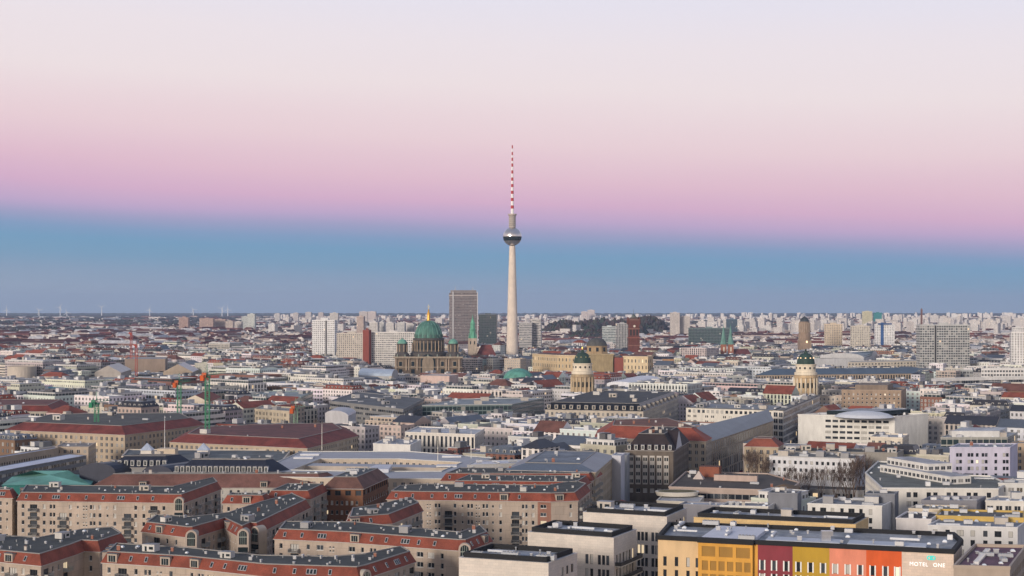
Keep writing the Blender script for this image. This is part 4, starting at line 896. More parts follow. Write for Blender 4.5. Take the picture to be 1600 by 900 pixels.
def cathedral():
    D = 2020; cx = 669.5; k = D/F; c = atD(cx, D); root = thing('cathedral', 'grand domed cathedral with verdigris dome, corner towers and gilded lantern', 'cathedral', (c[0], c[1], drop(D)))
    X = lambda px: (px-800)*D/F; Z = lambda py: HC-(py-YH)*k; st = (.19, .145, .108); dk = (.095, .085, .08)
    w = X(722)-X(617); zt = Z(557)
    mb = MB(); body = [(X(618), D-12), (X(721), D-12), (X(721), D+50), (X(618), D+50)]; mb.prism(body, 0, zt, 'stone', st, (.07, .12, .13), 'copper'); body_o = part(root, c, 'body', mb)
    for px in (620, 636, 640, 653, 685, 698, 702, 718):
        mb = MB(); mb.lathe((X(px), D-13), [(1.1, 8), (.9, zt-3)], 'stone', (.42, .33, .25), 8); mb.obox((X(px), D-13), (1, 0), (0, 1), 3, 2.4, zt-3, zt-1.6, 'stone', st); part(root, c, 'column', mb)
    mb = MB(); mb.obox((X(669.5), D-12.6), (1, 0), (0, 1), w+3, 3.4, zt-1.6, zt+.6, 'stone', (.36, .3, .23)); mb.obox((X(669.5), D-12.8), (1, 0), (0, 1), w+2, 2, zt-14, zt-13, 'stone', (.36, .3, .23)); part(root, c, 'cornice', mb)
    mb = MB(); q = X(669.5); a = 9.5
    pr = [(-a, 4), (a, 4), (a, 20)]+[(a*math.cos(t), 20+a*math.sin(t)) for t in [math.pi*i/10 for i in range(1, 10)]]+[(-a, 20)]
    mb.face([(q+x, D-13.2, z) for x, z in pr], 'dark_glass', (0, 0, 0)); mb.face([(q+x*.8, D-13.35, z*.92) for x, z in pr], 'stone', (.3, .24, .18)); part(root, c, 'portal', mb)
    for px in (627, 646, 692, 711):
        mb = MB(); mb.obox((X(px), D-12.6), (1, 0), (0, 1), 4, 1, zt-12, zt-6, 'dark_glass', (0, 0, 0)); mb.obox((X(px), D-12.4), (1, 0), (0, 1), 5.4, 1, zt-13, zt-5, 'stone', (.36, .29, .22)); part(root, c, 'window', mb)
        mb = MB(); mb.obox((X(px), D-12.6), (1, 0), (0, 1), 4.4, 1, 4, zt-16, 'dark_glass', (0, 0, 0)); part(root, c, 'window', mb)
    # parapet statues
    for px in (622, 634, 655, 669.5, 684, 704, 716):
        mb = MB(); mb.lathe((X(px), D-13), [(.8, zt+.6), (.5, zt+3), (.35, zt+3.6), (0, zt+4)], 'copper', (.35, .42, .36), 6); part(root, c, 'statue', mb)
    # drum and dome
    dc = (X(668.5), D+18); rd = 19.6
    mb = MB(); mb.lathe(dc, [(rd+5, zt), (rd+4.2, Z(551)), (rd+1.5, Z(550)), (rd, Z(549)), (rd, Z(532)), (rd+1.5, Z(531)), (rd+1.5, Z(528.5)), (rd-1, Z(528))], 'stone', dk, 32); part(root, c, 'drum', mb)
    for i in range(24):
        t = 2*math.pi*i/24
        if math.sin(t) < .35:
            mb = MB(); p = (dc[0]+(rd+.6)*math.cos(t), dc[1]+(rd+.6)*math.sin(t)); mb.lathe(p, [(.9, Z(549)), (.8, Z(533)), (1.2, Z(532))], 'stone', (.36, .28, .20), 6); part(root, c, 'column', mb)
            t += math.pi/24; mb = MB(); p = (dc[0]+rd*math.cos(t), dc[1]+rd*math.sin(t)); mb.obox(p, (-math.sin(t), math.cos(t)), (math.cos(t), math.sin(t)), 2.6, .5, Z(546), Z(536), 'dark_glass', (0, 0, 0)); part(root, c, 'window', mb)
    H = Z(501)-Z(528); pr = [(18.4*math.cos(t)**.88 if t < 1.5 else 3, Z(528)+H*math.sin(t)) for t in [1.52*i/12 for i in range(13)]]
    mb = MB(); mb.lathe(dc, pr, 'copper', VERD, 40)
    for i in range(16):
        t = 2*math.pi*i/16
        for (r0, z0), (r1, z1) in zip(pr[:-1], pr[1:]): mb.bar((dc[0]+r0*math.cos(t), dc[1]+r0*math.sin(t), z0), (dc[0]+r1*math.cos(t), dc[1]+r1*math.sin(t), z1), .9, 'copper', (.15, .32, .26))
    do = part(root, c, 'dome', mb)
    for i in range(16):
        t = 2*math.pi*(i+.5)/16
        if math.sin(t) < .2:
            mb = MB(); p = (dc[0]+17.8*math.cos(t), dc[1]+17.8*math.sin(t)); mb.obox(p, (-math.sin(t), math.cos(t)), (math.cos(t), math.sin(t)), 3, 3, Z(527), Z(522.5), 'copper', (.08, .15, .13)); mb.build('dormer', do, (c[0], c[1], 0))
    mb = MB(); mb.lathe(dc, [(3.0, Z(502.5)), (3.1, Z(500)), (2.0, Z(499.5)), (2.0, Z(492)), (2.6, Z(491.5)), (1.6, Z(488)), (.9, Z(486)), (1.2, Z(484)), (0, Z(482.5))], 'gold', (.75, .42, .08), 12); part(root, c, 'lantern', mb)
    mb = MB(); mb.obox(dc, (1, 0), (0, 1), .7, .7, Z(483), Z(475.5), 'gold', (.8, .7, .45)); mb.obox(dc, (1, 0), (0, 1), 3.6, .7, Z(479.4), Z(478.6), 'gold', (.8, .7, .45)); part(root, c, 'cross', mb)
    for px, yy in ((628.5, D-2), (708, D-2), (652, D+46), (686, D+46)):
        f = yy/D; p = ((px-800)*yy/F, yy); r = 8.6; mb = MB()
        mb.lathe(p, [(r+1.4, zt), (r+1.4, Z(553)), (r, Z(552)), (r*.8, Z(549)), (r*.8, Z(538)), (r*.95, Z(537.4)), (r*.95, Z(536.4))], 'stone', dk, 8, .39); tw = part(root, c, 'corner_tower', mb)
        for i in range(8):
            t = 2*math.pi*i/8+.39; mb = MB(); mb.obox((p[0]+r*.82*math.cos(t), p[1]+r*.82*math.sin(t)), (-math.sin(t), math.cos(t)), (math.cos(t), math.sin(t)), 1.4, 1, Z(549), Z(538), 'stone', (.36, .28, .2)); mb.build('column', tw, (c[0], c[1], 0))
        rr = r*.74; pr = [(rr*math.cos(t), Z(536.4)+rr*.95*math.sin(t)) for t in [1.5*i/6 for i in range(7)]]; mb = MB(); mb.lathe(p, pr+[(.5, Z(536.4)+rr+.6), (0, Z(536.4)+rr+2.6)], 'copper', (.15, .36, .28), 16); mb.build('cupola', tw, (c[0], c[1], 0))
    occupy([(X(605), D-30), (X(735), D-30), (X(735), D+70), (X(605), D+70)], 2); landmark('domed cathedral', 669, 560); clear(612, 726, 583, D-10); clear(724, 786, 580, 2140)
cathedral()
def hotel_tower():
    D = 2900; k = D/F; X = lambda px: (px-800)*D/F; Z = lambda py: HC-(py-YH)*k-drop(D)
    P = [(X(701.5), D+9), (X(708), D), (X(746), D+4), (X(740), D+26)]; c = cen(P); root = thing('hotel_tower', 'tall slab hotel tower with flat top and masts, behind the domed cathedral', 'hotel', (c[0], c[1], drop(D)))
    mb = MB(); zt = Z(457.5)
    for i in range(4):
        a, b = P[i], P[(i+1) % 4]; nu = round(dist(a, b)/3); mb.face([(a[0], a[1], 0), (b[0], b[1], 0), (b[0], b[1], zt), (a[0], a[1], zt)], 'facade_glassy' if 'facade_glassy' in MATS else 'facade_glass', (.25, .225, .23), [(0, 0), (nu, 0), (nu, 40), (0, 40)])
    mb.face([(p[0], p[1], zt) for p in P], 'flat_roof', (.2, .2, .2)); part(root, c, 'wall', mb)
    mb = MB(); mb.obox(P[1], (1, 0), (0, 1), 2.2, 2.2, 0, zt+2, 'trim', (.5, .5, .52)); mb.obox(P[2], (1, 0), (0, 1), 1.6, 2.2, 0, zt+2, 'trim', (.5, .5, .52)); part(root, c, 'corner_strip', mb)
    mb = MB(); Q = offset(P, 1.5); mb.prism(Q, zt+.05, zt+5, 'wall', (.24, .22, .22)); part(root, c, 'crown_storey', mb)
    mb = MB(); ringroof(mb, P, zt-6, 1.5, 1, 'trim', (.5, .45, .43), .5); part(root, c, 'roof_band', mb)
    for px, y0 in ((711, 446), (738.5, 447)):
        q = (X(px), D+14); mb = MB(); mb.bar((q[0], q[1], zt+4), (q[0], q[1], Z(y0)), 1.3, 'paint', (.6, .55, .55), .6); mb.bar((q[0]-2, q[1], zt+4), (q[0]-2, q[1], Z(453)), 2.5, 'paint', (.5, .45, .45)); part(root, c, 'mast', mb)
    landmark('slab hotel tower', 724, 490); clear(700, 748, 522, D)
facade('facade_glassy', .86, .5, False, (.12, .10, .105), curtain=.04, lit=.002)
hotel_tower()
def tower_block(px0, px1, py, D, t, label, cat='apartment tower', name='tower_block', depth=14, fac='facade_punched', turn=4, rt=(.45, .45, .46), side=None, fh=3, pitch=3, extra=None, group=None, yb=None):
    k = D/F; xa, xb = (px0-800)*k, (px1-800)*k; zt = HC-(py-YH)*k-drop(D); w = xb-xa
    P = [(xa, D+turn), (xb, D), (xb+turn*.6, D+depth), (xa+turn*.6, D+turn+depth)] if turn >= 0 else [(xa, D), (xb, D-turn), (xb, D-turn+depth), (xa, D+depth)]
    c = cen(P); root = thing(name, label, cat, (c[0], c[1], drop(D)), group); mb = MB(); nf = max(2, round(zt/fh))
    for i in range(4):
        a, b = P[i], P[(i+1) % 4]; nu = max(1, round(dist(a, b)/pitch)); tt = side if (side and i == 1) else t
        mb.face([(a[0], a[1], -2), (b[0], b[1], -2), (b[0], b[1], zt), (a[0], a[1], zt)], fac if dist(a, b) > 6 else 'wall', tt, [(0, 0), (nu, 0), (nu, nf), (0, nf)])
    part(root, c, 'wall', mb); mb = MB(); mb.face([(p[0], p[1], zt) for p in P], 'flat_roof', rt); ringroof(mb, P, zt, 1, .8, 'trim', t, .1)
    m_ = cen(P); mb.obox(m_, (1, 0), (0, 1), min(w*.35, 12), min(5, depth*.5), zt+.02, zt+3.2, 'wall', t); part(root, c, 'roof', mb)
    if extra: extra(root, c, P, zt)
    occupy(P, 4)
    if yb: clear(px0-2, px1+2, yb, D)
    return root
WHT = (.66, .64, .61)
tower_block(487, 523, 501, 2330, (.74, .74, .74), 'bright white residential tower with a dark vertical stripe', yb=556, depth=18,
            extra=lambda root, c, P, zt: (kid(root, c, 'core_stripe', lambda mb: mb.obox(lerp(P[0], P[1], .62), (1, 0), (0, 1), 2.2, 1, 0, zt, 'wall', (.06, .06, .07))), kid(root, c, 'raised_top', lambda mb: mb.obox(lerp(lerp(P[0], P[1], .5), lerp(P[3], P[2], .5), .5), (1, 0), (0, 1), 11, 10, zt+1, zt+4.5, 'wall', (.74, .74, .74)))))
tower_block(525.5, 569, 521.5, 2200, (.56, .51, .45), 'long beige slab left of the brick red strip, windows in a regular grid', yb=560, cat='apartment slab', name='slab_block')
tower_block(566.5, 576.5, 516.5, 2196, (.24, .06, .045), 'narrow brick red stair strip standing between the beige and the white slab', yb=556, fac='wall', cat='stair tower', name='stair_tower', depth=9)
tower_block(577, 648, 520, 2204, (.68, .66, .63), 'long white slab left of the cathedral dome, right of the red strip', yb=570, cat='apartment slab', name='slab_block', fac='facade_wide')
tower_block(748, 775, 492, 2750, (.10, .12, .14), 'dark glass office slab right of the slab hotel tower', yb=522, cat='office building', name='office_slab', fac='facade_glass')
tower_block(811, 831, 505, 2760, (.50, .49, .49), 'grey ribbon-windowed office slab right of the television tower shaft', yb=545, fac='facade_ribbon', cat='office building', name='office_slab', depth=20)
tower_block(829, 845, 499, 2775, (.55, .53, .52), 'taller grey office slab second to the right of the television tower', yb=545, fac='facade_ribbon', cat='office building', name='office_slab', depth=20)
tower_block(1437.5, 1517, 508.5, 1900, (.50, .51, .50), 'broad grey residential slab with mottled balconies at the right', yb=558, cat='apartment slab', name='slab_block', fac='facade_grid', depth=18, turn=-5,
            extra=lambda root, c, P, zt: kid(root, c, 'core_stripe', lambda mb: mb.obox(lerp(P[0], P[1], .31), (1, 0), (0, 1), 2.2, .8, 0, zt, 'wall', (.05, .05, .055))))
tower_block(1368, 1398, 508, 2900, (.78, .78, .78), 'white tower with a blue central stripe and cap at the right', yb=536, depth=16,
            extra=lambda root, c, P, zt: (kid(root, c, 'core_stripe', lambda mb: mb.obox(lerp(P[0], P[1], .36), (1, 0), (0, 1), 5.5, 1.2, 0, zt+5, 'wall', (.05, .12, .3))), kid(root, c, 'roof_cap', lambda mb: mb.obox(lerp(P[0], P[1], .5), (1, 0), (0, 1), 26, 5, zt+1, zt+3.5, 'wall', (.04, .10, .26)))))
tower_block(1366, 1378, 489, 5200, (.05, .22, .24), 'teal tower above the white and blue one on the skyline', depth=20, fac='wall')
tower_block(1348, 1363, 487, 5300, (.62, .58, .40), 'pale yellow tower left of the teal one on the skyline', depth=20)
tower_block(1582, 1602, 520, 1850, (.70, .69, .68), 'white slab cut by the right edge of the view', yb=556, cat='apartment slab', name='slab_block')
tower_block(1583, 1600, 512, 3000, (.68, .67, .66), 'pale slab peeping above the white one at the right edge', cat='apartment slab', name='slab_block')
tower_block(1330, 1360, 510, 2700, (.56, .52, .45), 'grey beige slab left of the white and blue striped tower', yb=535, cat='apartment slab', name='slab_block')
tower_block(1289, 1316, 507, 2720, (.60, .50, .38), 'sandy beige slab right of the stone clock tower', yb=538, cat='apartment slab', name='slab_block')
tower_block(1047, 1062, 489, 4100, (.58, .53, .50), 'left of a pair of pale towers right of the brick town hall tower', depth=18, yb=520)
tower_block(1061, 1078, 495, 4120, (.60, .55, .52), 'right of a pair of pale towers right of the brick town hall tower', depth=18, yb=520)
tower_block(941, 962, 511, 3000, (.52, .58, .58), 'pale green banded office slab left of the brick town hall tower', fac='facade_ribbon', cat='office building', name='office_slab', yb=530)
tower_block(962, 981, 506, 2900, (.46, .46, .46), 'grey office slab directly left of the brick town hall tower', fac='facade_tall', cat='office building', name='office_slab', yb=545)
tower_block(1076, 1140, 513, 3100, (.20, .27, .28), 'wide dark teal slab behind the twin church spires', fac='facade_glass', cat='office building', name='office_slab', yb=524)
tower_block(1135, 1152, 499, 4300, (.14, .22, .32), 'blue office tower behind the twin church spires', fac='facade_glass', cat='office building', name='office_slab')
tower_block(1439, 1441.5, 484, 3000, (.18, .1, .1), 'slim dark brick chimney above the broad grey slab', fac='wall', cat='chimney', name='factory_chimney', depth=3, turn=0)
_on = ['leftmost', 'second from the left', 'third from the left', 'fourth from the left', 'fifth from the left', 'sixth from the left', 'seventh from the left', 'eighth from the left', 'ninth from the left', 'tenth from the left', 'eleventh from the left', 'twelfth from the left', 'thirteenth from the left', 'fourteenth from the left', 'fifteenth from the left', 'sixteenth from the left', 'seventeenth from the left', 'eighteenth from the left', 'nineteenth from the left', 'twentieth from the left', 'second from the right', 'rightmost']
_xs = sorted((279, 311, 333, 352, 365, 377, 386, 429, 458, 477, 497, 515, 561, 574, 557, 577, 590, 603, 620, 636, 908, 918))
def _ord(a): return 'far residential tower, %s along the skyline left of the wooded hill' % _on[_xs.index(a)]
for a, b, y, D, t in ((279, 294, 496.5, 5200, (.42, .28, .24)), (311, 333, 498, 5100, (.45, .32, .28)), (333, 352, 499.5, 5150, (.5, .38, .34)), (352, 364, 502, 5000, (.5, .42, .38)), (365, 377, 503, 5060, (.62, .56, .52)), (377, 387, 495, 5200, (.52, .55, .54)), (386, 398, 491, 5150, (.60, .63, .60)),
                      (429, 437, 490, 8200, (.6, .58, .58)), (458, 466, 489, 8200, (.58, .54, .54)), (477, 486, 488, 8200, (.6, .57, .57)), (497, 505, 488.5, 8100, (.55, .5, .5)), (515, 528, 489.5, 5000, (.6, .58, .56)), (561, 574, 487, 7600, (.62, .56, .54)), (574, 587, 487, 7600, (.66, .58, .56)),
                      (557, 568, 495, 3600, (.5, .4, .36)), (577, 590, 504, 3300, (.6, .58, .56)), (590, 600, 504, 3350, (.52, .52, .52)), (603, 615, 505, 3300, (.6, .58, .57)), (620, 632, 505, 3300, (.55, .55, .55)), (636, 647, 507, 3350, (.58, .56, .54)), (908, 918, 487, 8800, (.68, .6, .58)), (918, 929, 484.5, 8900, (.7, .62, .6))):
    tower_block(a, b, y, D, t, _ord(a), depth=16, group='far residential towers')
def marien():
    D = 2440; k = D/F; X = lambda px: (px-800)*D/F; Z = lambda py: HC-(py-YH)*k-drop(D); c = (X(738.5), D); root = thing('church', 'old church with pale tower, green copper spire and steep red nave roof', 'church', (c[0], c[1], drop(D)))
    mb = MB(); mb.obox(c, (1, 0), (0, 1), 14, 12, -1, Z(528.5), 'stone', (.46, .38, .30)); tw = part(root, c, 'tower', mb)
    for s in (-1, 1):
        mb = MB(); mb.obox((c[0]+s*3.2, c[1]-6.1), (1, 0), (0, 1), 1.8, .3, Z(538), Z(533), 'dark_glass', (0, 0, 0)); mb.build('belfry_opening', tw, (c[0], c[1], 0))
    mb = MB(); g = (.12, .36, .24); mb.lathe(c, [(6.5, Z(528.5)), (6.2, Z(526)), (5, Z(524)), (4.8, Z(516)), (5.6, Z(515.5)), (4, Z(513)), (3.6, Z(507)), (4.4, Z(506.5)), (2.2, Z(501)), (.9, Z(497)), (0, Z(490))], 'copper', g, 8, .39); part(root, c, 'spire', mb)
    for a in (0, 1, 2, 3):
        mb = MB(); q = (c[0]+5.6*(1 if a % 2 else -1), c[1]+5*(1 if a > 1 else -1)); mb.lathe(q, [(1.1, Z(528.5)), (0, Z(520))], 'copper', g, 6); part(root, c, 'pinnacle', mb)
    P = [(X(744), D+6), (X(775), D+2), (X(775), D+26), (X(744), D+30)]; mb = MB(); mb.prism(P, 0, Z(556), 'wall', (.28, .13, .10)); part(root, c, 'nave', mb)
    mb = MB(); hiproof(mb, P, Z(556), Z(539)-Z(556), 'tile_roof', (.17, .05, .045), .35); part(root, c, 'nave_roof', mb); landmark('green-spired church', 738, 535); clear(730, 780, 556, D)
    occupy([(X(725), D-12), (X(790), D-12), (X(790), D+40), (X(725), D+40)], 0)
marien()
def townhall():
    D = 2440; k = D/F; X = lambda px: (px-800)*D/F; Z = lambda py: HC-(py-YH)*k-drop(D); c = (X(990), D); root = thing('town_hall', 'red brick town hall with square clock tower and flag mast', 'town hall', (c[0], c[1], drop(D))); b = (.14, .047, .038)
    mb = MB(); mb.obox(c, (1, 0), (0, 1), 18, 18, -1, Z(528), 'stone', b); mb.obox(c, (1, 0), (0, 1), 20, 20, Z(528), Z(527), 'stone', (.36, .14, .1)); mb.obox(c, (1, 0), (0, 1), 17, 17, Z(527), Z(507), 'stone', b)
    mb.obox(c, (1, 0), (0, 1), 19.5, 19.5, Z(507), Z(499), 'stone', b, (.1, .07, .07)); tw = part(root, c, 'tower', mb)
    mb = MB(); mb.obox(c, (1, 0), (0, 1), 19, 19, Z(514), Z(513.2), 'stone', (.36, .2, .15)); mb.obox(c, (1, 0), (0, 1), 20.4, 20.4, Z(500), Z(499.2), 'stone', (.36, .2, .15)); mb.obox(c, (1, 0), (0, 1), 18.8, 18.8, Z(540), Z(539.3), 'stone', (.34, .18, .13)); mb.build('cornice', tw, (c[0], c[1], 0))
    for s in (-1, 0, 1):
        mb = MB(); mb.obox((c[0]+s*5, c[1]-8.6), (1, 0), (0, 1), 2.2, .4, Z(524), Z(515), 'dark_glass', (0, 0, 0)); mb.build('tower_opening', tw, (c[0], c[1], 0))
    mb = MB(); q = (c[0]+.5, c[1]-9.9); n = 16; mb.face([(q[0]+1.8*math.cos(2*math.pi*i/n), q[1], Z(509.5)+1.8*math.sin(2*math.pi*i/n)) for i in range(n)], 'trim', (.75, .7, .6)); mb.build('clock_face', tw, (c[0], c[1], 0))
    for a in (-1, 1):
        for e in (-1, 1):
            mb = MB(); mb.lathe((c[0]+a*9, c[1]+e*9), [(1.6, Z(506)), (1.6, Z(497.5)), (0, Z(495))], 'stone', b, 6); mb.build('corner_turret', tw, (c[0], c[1], 0))
    mb = MB(); mb.obox(c, (1, 0), (0, 1), 12, 12, Z(499), Z(496), 'stone', (.12, .08, .07)); mb.lathe(c, [(4, Z(496)), (3, Z(493)), (.5, Z(491))], 'copper', (.1, .12, .11), 8); mb.bar((c[0], c[1], Z(493)), (c[0], c[1], Z(483)), .9, 'paint', (.1, .1, .1), .4); part(root, c, 'mast', mb)
    P = [(X(968), D-20), (X(1012), D-22), (X(1018), D+55), (X(972), D+58)]; mb = MB(); walluv(mb, P, 0, Z(552), 'facade_tall', b, 4, 7); mb.face([(p[0], p[1], Z(552)) for p in P], 'flat_roof', (.2, .07, .06)); part(root, c, 'wings', mb)
    mb = MB(); hiproof(mb, [(X(972), D-18), (X(1008), D-20), (X(1009), D-6), (X(973), D-4)], Z(552), 5, 'tile_roof', (.19, .05, .045), .3); part(root, c, 'roof', mb)
    landmark('brick clock tower', 990, 525); clear(978, 1002, 550, D); occupy(P, 3)
townhall()
def castle():
    D = 2030; k = D/F; X = lambda px: (px-800)*D/F; Z = lambda py, d=D: HC-(py-YH)*d/F; y = (.60, .46, .28); c = (X(900), D); root = thing('palace', 'long pale yellow baroque palace with a big dark dome over its portal', 'palace', (c[0], c[1], 0))
    P = [(X(832), D+30), (X(866), D-12), (X(1007), D-40), (X(1016), D+60), (X(900), D+90)]
    A, B, Cc = (X(833), D+60), (X(871), D-5), (X(1006), D-60)
    z1 = Z(556); 
    for nm, a, b, col in (('west_wing', A, B, y), ('front_wing', B, (X(957), D-38), y), ('corner_wing', (X(970), D-44), Cc, (.66, .53, .34))):
        L = dist(a, b); d = ((b[0]-a[0])/L, (b[1]-a[1])/L); i_ = (-d[1]*18, d[0]*18); Q = [a, b, (b[0]+i_[0], b[1]+i_[1]), (a[0]+i_[0], a[1]+i_[1])]
        mb = MB(); walluv(mb, Q, 0, z1, 'facade_palace', col, 5.2, 8.5); mb.face([(q[0], q[1], z1) for q in Q], 'flat_roof', (.16, .16, .16)); ringroof(mb, Q, z1, 1.3, .8, 'trim', (.62, .5, .34), .6)
        kk = offset(Q, -.4); ringroof(mb, kk, z1-3, .6, .5, 'trim', (.66, .55, .38), .3); part(root, c, nm, mb)
        m = MB(); hiproof(m, offset(Q, 2.5), z1+.1, 3, 'tile_roof', (.12, .07, .07), .4); part(root, c, 'roof', m)
    q = (X(932), D-35); mb = MB(); mb.obox(q, (1, 0), (0, 1), 38, 26, 0, Z(553), 'stone', (.36, .28, .16)); mb.obox(q, (1, 0), (0, 1), 41, 28, Z(553), Z(551.5), 'stone', (.45, .35, .2)); part(root, c, 'portal_block', mb)
    mb = MB(); mb.obox((X(963), D-38), (1, 0), (0, 1), 12, 14, 0, Z(557), 'wall', (.28, .08, .06)); part(root, c, 'brick_link', mb)
    dq = (X(931), D-22); mb = MB(); mb.lathe(dq, [(15.5, Z(552)), (15, Z(549)), (14, Z(548.5)), (14, Z(541)), (15.2, Z(540.5)), (15.2, Z(539.5))], 'stone', (.40, .29, .17), 8, .39); part(root, c, 'drum', mb)
    for i in range(8):
        t = 2*math.pi*i/8
        if math.sin(t) < .3: mb = MB(); p = (dq[0]+13.2*math.cos(t), dq[1]+13.2*math.sin(t)); mb.obox(p, (-math.sin(t), math.cos(t)), (math.cos(t), math.sin(t)), 3.4, .6, Z(548), Z(542), 'dark_glass', (0, 0, 0)); part(root, c, 'window', mb)
    Hd = Z(527)-Z(539.5); pr = [(13.6*math.cos(t), Z(539.5)+Hd*math.sin(t)) for t in [1.5*i/9 for i in range(10)]]; mb = MB(); mb.lathe(dq, pr+[(.9, Z(526.5)), (0, Z(524))], 'copper', (.085, .085, .08), 24); part(root, c, 'dome', mb, True)
    mb = MB(); q = (X(1038), D-50); mb.obox(q, (1, 0), (0, 1), 14, 12, 0, Z(559), 'wall', (.42, .24, .12)); part(root, c, 'sandstone_stair', mb)
    occupy([(X(826), D-70), (X(1046), D-70), (X(1046), D+100), (X(826), D+100)], 0); landmark('yellow palace', 900, 570); clear(833, 1008, 583, D-40)
facade('facade_palace', .3, .52, False, (.10, .08, .06), frame=(.66, .56, .38), curtain=.25, lit=.01)
castle()
def gendarm(px, D, warm, label, key):
    k = D/F; X = lambda p: (p-800)*D/F; Z = lambda py: HC-(py-YH)*k; c = (X(px), D); root = thing('domed_tower', label, 'church tower', (c[0], c[1], drop(D)), 'pair of domed church towers'); s = .95; mt = 'stone'
    st = (.56, .42, .26) if warm else (.44, .34, .22); cr = (.74, .66, .52)  # floodlight on the right tower is put into its brighter stone colour
    dy = 0 if not warm else 1.5
    Y = lambda v: Z(v+dy)
    mb = MB(); mb.lathe(c, [(9.4*s, 0), (9.4*s, Y(589)), (9.9*s, Y(588)), (9.9*s, Y(585)), (9*s, Y(584.5))], mt, st, 24); d = part(root, c, 'drum', mb)
    for i in range(16):
        t = 2*math.pi*i/16+.2; mb = MB(); p = (c[0]+9.9*s*math.cos(t), c[1]+9.9*s*math.sin(t)); mb.lathe(p, [(.72, 12), (.62, Y(589)), (.95, Y(588.4))], mt, cr if warm else (.6, .48, .32), 8); mb.build('column', d, (c[0], c[1], 0))
        t += math.pi/16; mb = MB(); p = (c[0]+9.42*s*math.cos(t), c[1]+9.42*s*math.sin(t)); mb.obox(p, (-math.sin(t), math.cos(t)), (math.cos(t), math.sin(t)), 1.3, .3, Y(604), Y(596), 'dark_glass', (0, 0, 0)); mb.build('opening', d, (c[0], c[1], 0))
    mb = MB(); mb.lathe(c, [(9*s, Y(584.5)), (9.6*s, Y(584)), (9.6*s, Y(580)), (8.4*s, Y(579.5)), (8.3*s, Y(569)), (8.9*s, Y(568.5)), (8.9*s, Y(567))], 'wall', cr, 24); a = part(root, c, 'attic', mb)
    for i in range(12):
        t = 2*math.pi*i/12+.25; mb = MB(); e = (-math.sin(t), math.cos(t)); p = (c[0]+8.45*s*math.cos(t), c[1]+8.45*s*math.sin(t)); n = 10
        mb.face([(p[0]+e[0]*.85*math.cos(2*math.pi*j/n), p[1]+e[1]*.85*math.cos(2*math.pi*j/n), Y(573)+.95*math.sin(2*math.pi*j/n)) for j in range(n)], 'dark_glass', (0, 0, 0)); mb.build('round_window', a, (c[0], c[1], 0))
    Hh = Y(550)-Y(567); pr = [(7.6*s*math.cos(t)**.8, Y(567)+Hh*math.sin(t)) for t in [1.42*i/8 for i in range(9)]]; mb = MB(); mb.lathe(c, pr+[(1.5, Y(549)), (1.5, Y(547.5)), (0, Y(546))], 'copper', (.028, .062, .05), 24); dd = part(root, c, 'dome', mb)
    for i in range(10):
        t = 2*math.pi*i/10+.1; mb = MB(); p = (c[0]+6.9*s*math.cos(t), c[1]+6.9*s*math.sin(t)); mb.lathe((p[0], p[1]), [(.01, Y(558.2)), (.5, Y(557.8)), (.5, Y(557)), (0, Y(556.6))], 'warm_glow' if warm else 'gold', (.8, .7, .35), 6); mb.build('gilt_medallion', dd, (c[0], c[1], 0))  # gilding on the lit tower is given a glow in place of floodlight
    mb = MB(); mb.lathe(c, [(.35, Y(547)), (.35, Y(545)), (.7, Y(544.4)), (.5, Y(541.8)), (0, Y(541))] if not warm else [(.6, Y(547)), (.9, Y(545)), (0, Y(543))], 'gold', (.7, .5, .15) if not warm else (.1, .1, .08), 8); part(root, c, 'finial', mb)
    mb = MB(); mb.obox(c, E, NN, 25, 25, 0, 13, 'stone', st, (.3, .3, .3)); part(root, c, 'portico_block', mb)
    occupy([(c[0]-20, c[1]-20), (c[0]+20, c[1]-20), (c[0]+20, c[1]+20), (c[0]-20, c[1]+20)], 0); clear(px-18, px+18, 608 if not warm else 607, D); landmark(key, px, 580)
gendarm(910, 1270, False, 'sandstone drum tower with dark green dome in front of the yellow palace', 'left drum tower')
gendarm(1259, 1230, True, 'lit sandstone drum tower with dark green dome, below the stone clock tower', 'right drum tower')
def stadthaus():
    D = 2590; k = D/F; X = lambda p: (p-800)*D/F; Z = lambda py: HC-(py-YH)*k-drop(D); c = (X(1257), D); root = thing('stone_tower', 'round-topped grey stone municipal tower rising behind the lit drum tower', 'tower', (c[0], c[1], drop(D))); t = (.30, .22, .16)
    mb = MB(); mb.obox(c, (1, 0), (0, 1), 20, 20, 0, Z(532), 'stone', t); mb.lathe(c, [(10.5, Z(532)), (10.5, Z(521)), (9.5, Z(520)), (9.2, Z(504)), (8.2, Z(503)), (8.2, Z(502.5))], 'stone', t, 16); part(root, c, 'shaft', mb)
    for i in range(10):
        a = math.pi+math.pi*i/9; mb = MB(); p = (c[0]+9.4*math.cos(a), c[1]+9.4*math.sin(a)); mb.lathe(p, [(.7, Z(519)), (.7, Z(505))], 'stone', (.4, .32, .25), 6); part(root, c, 'column', mb)
    mb = MB(); mb.lathe(c, [(7.6, Z(502.5)), (7.2, Z(500)), (5.2, Z(497)), (2, Z(495.3)), (0, Z(493.5))], 'copper', (.04, .05, .06), 16); part(root, c, 'dome', mb, True)
    mb = MB(); mb.lathe((c[0]+2, c[1]-10.6), [(.01, Z(536)), (1.4, Z(535)), (1.4, Z(533)), (0, Z(532))], 'warm_glow', (1, 1, 1), 8); part(root, c, 'lit_clock', mb)
    landmark('grey stone tower', 1257, 520); clear(1246, 1268, 546, D); occupy([(c[0]-14, c[1]-14), (c[0]+14, c[1]-14), (c[0]+14, c[1]+14), (c[0]-14, c[1]+14)], 0)
stadthaus()
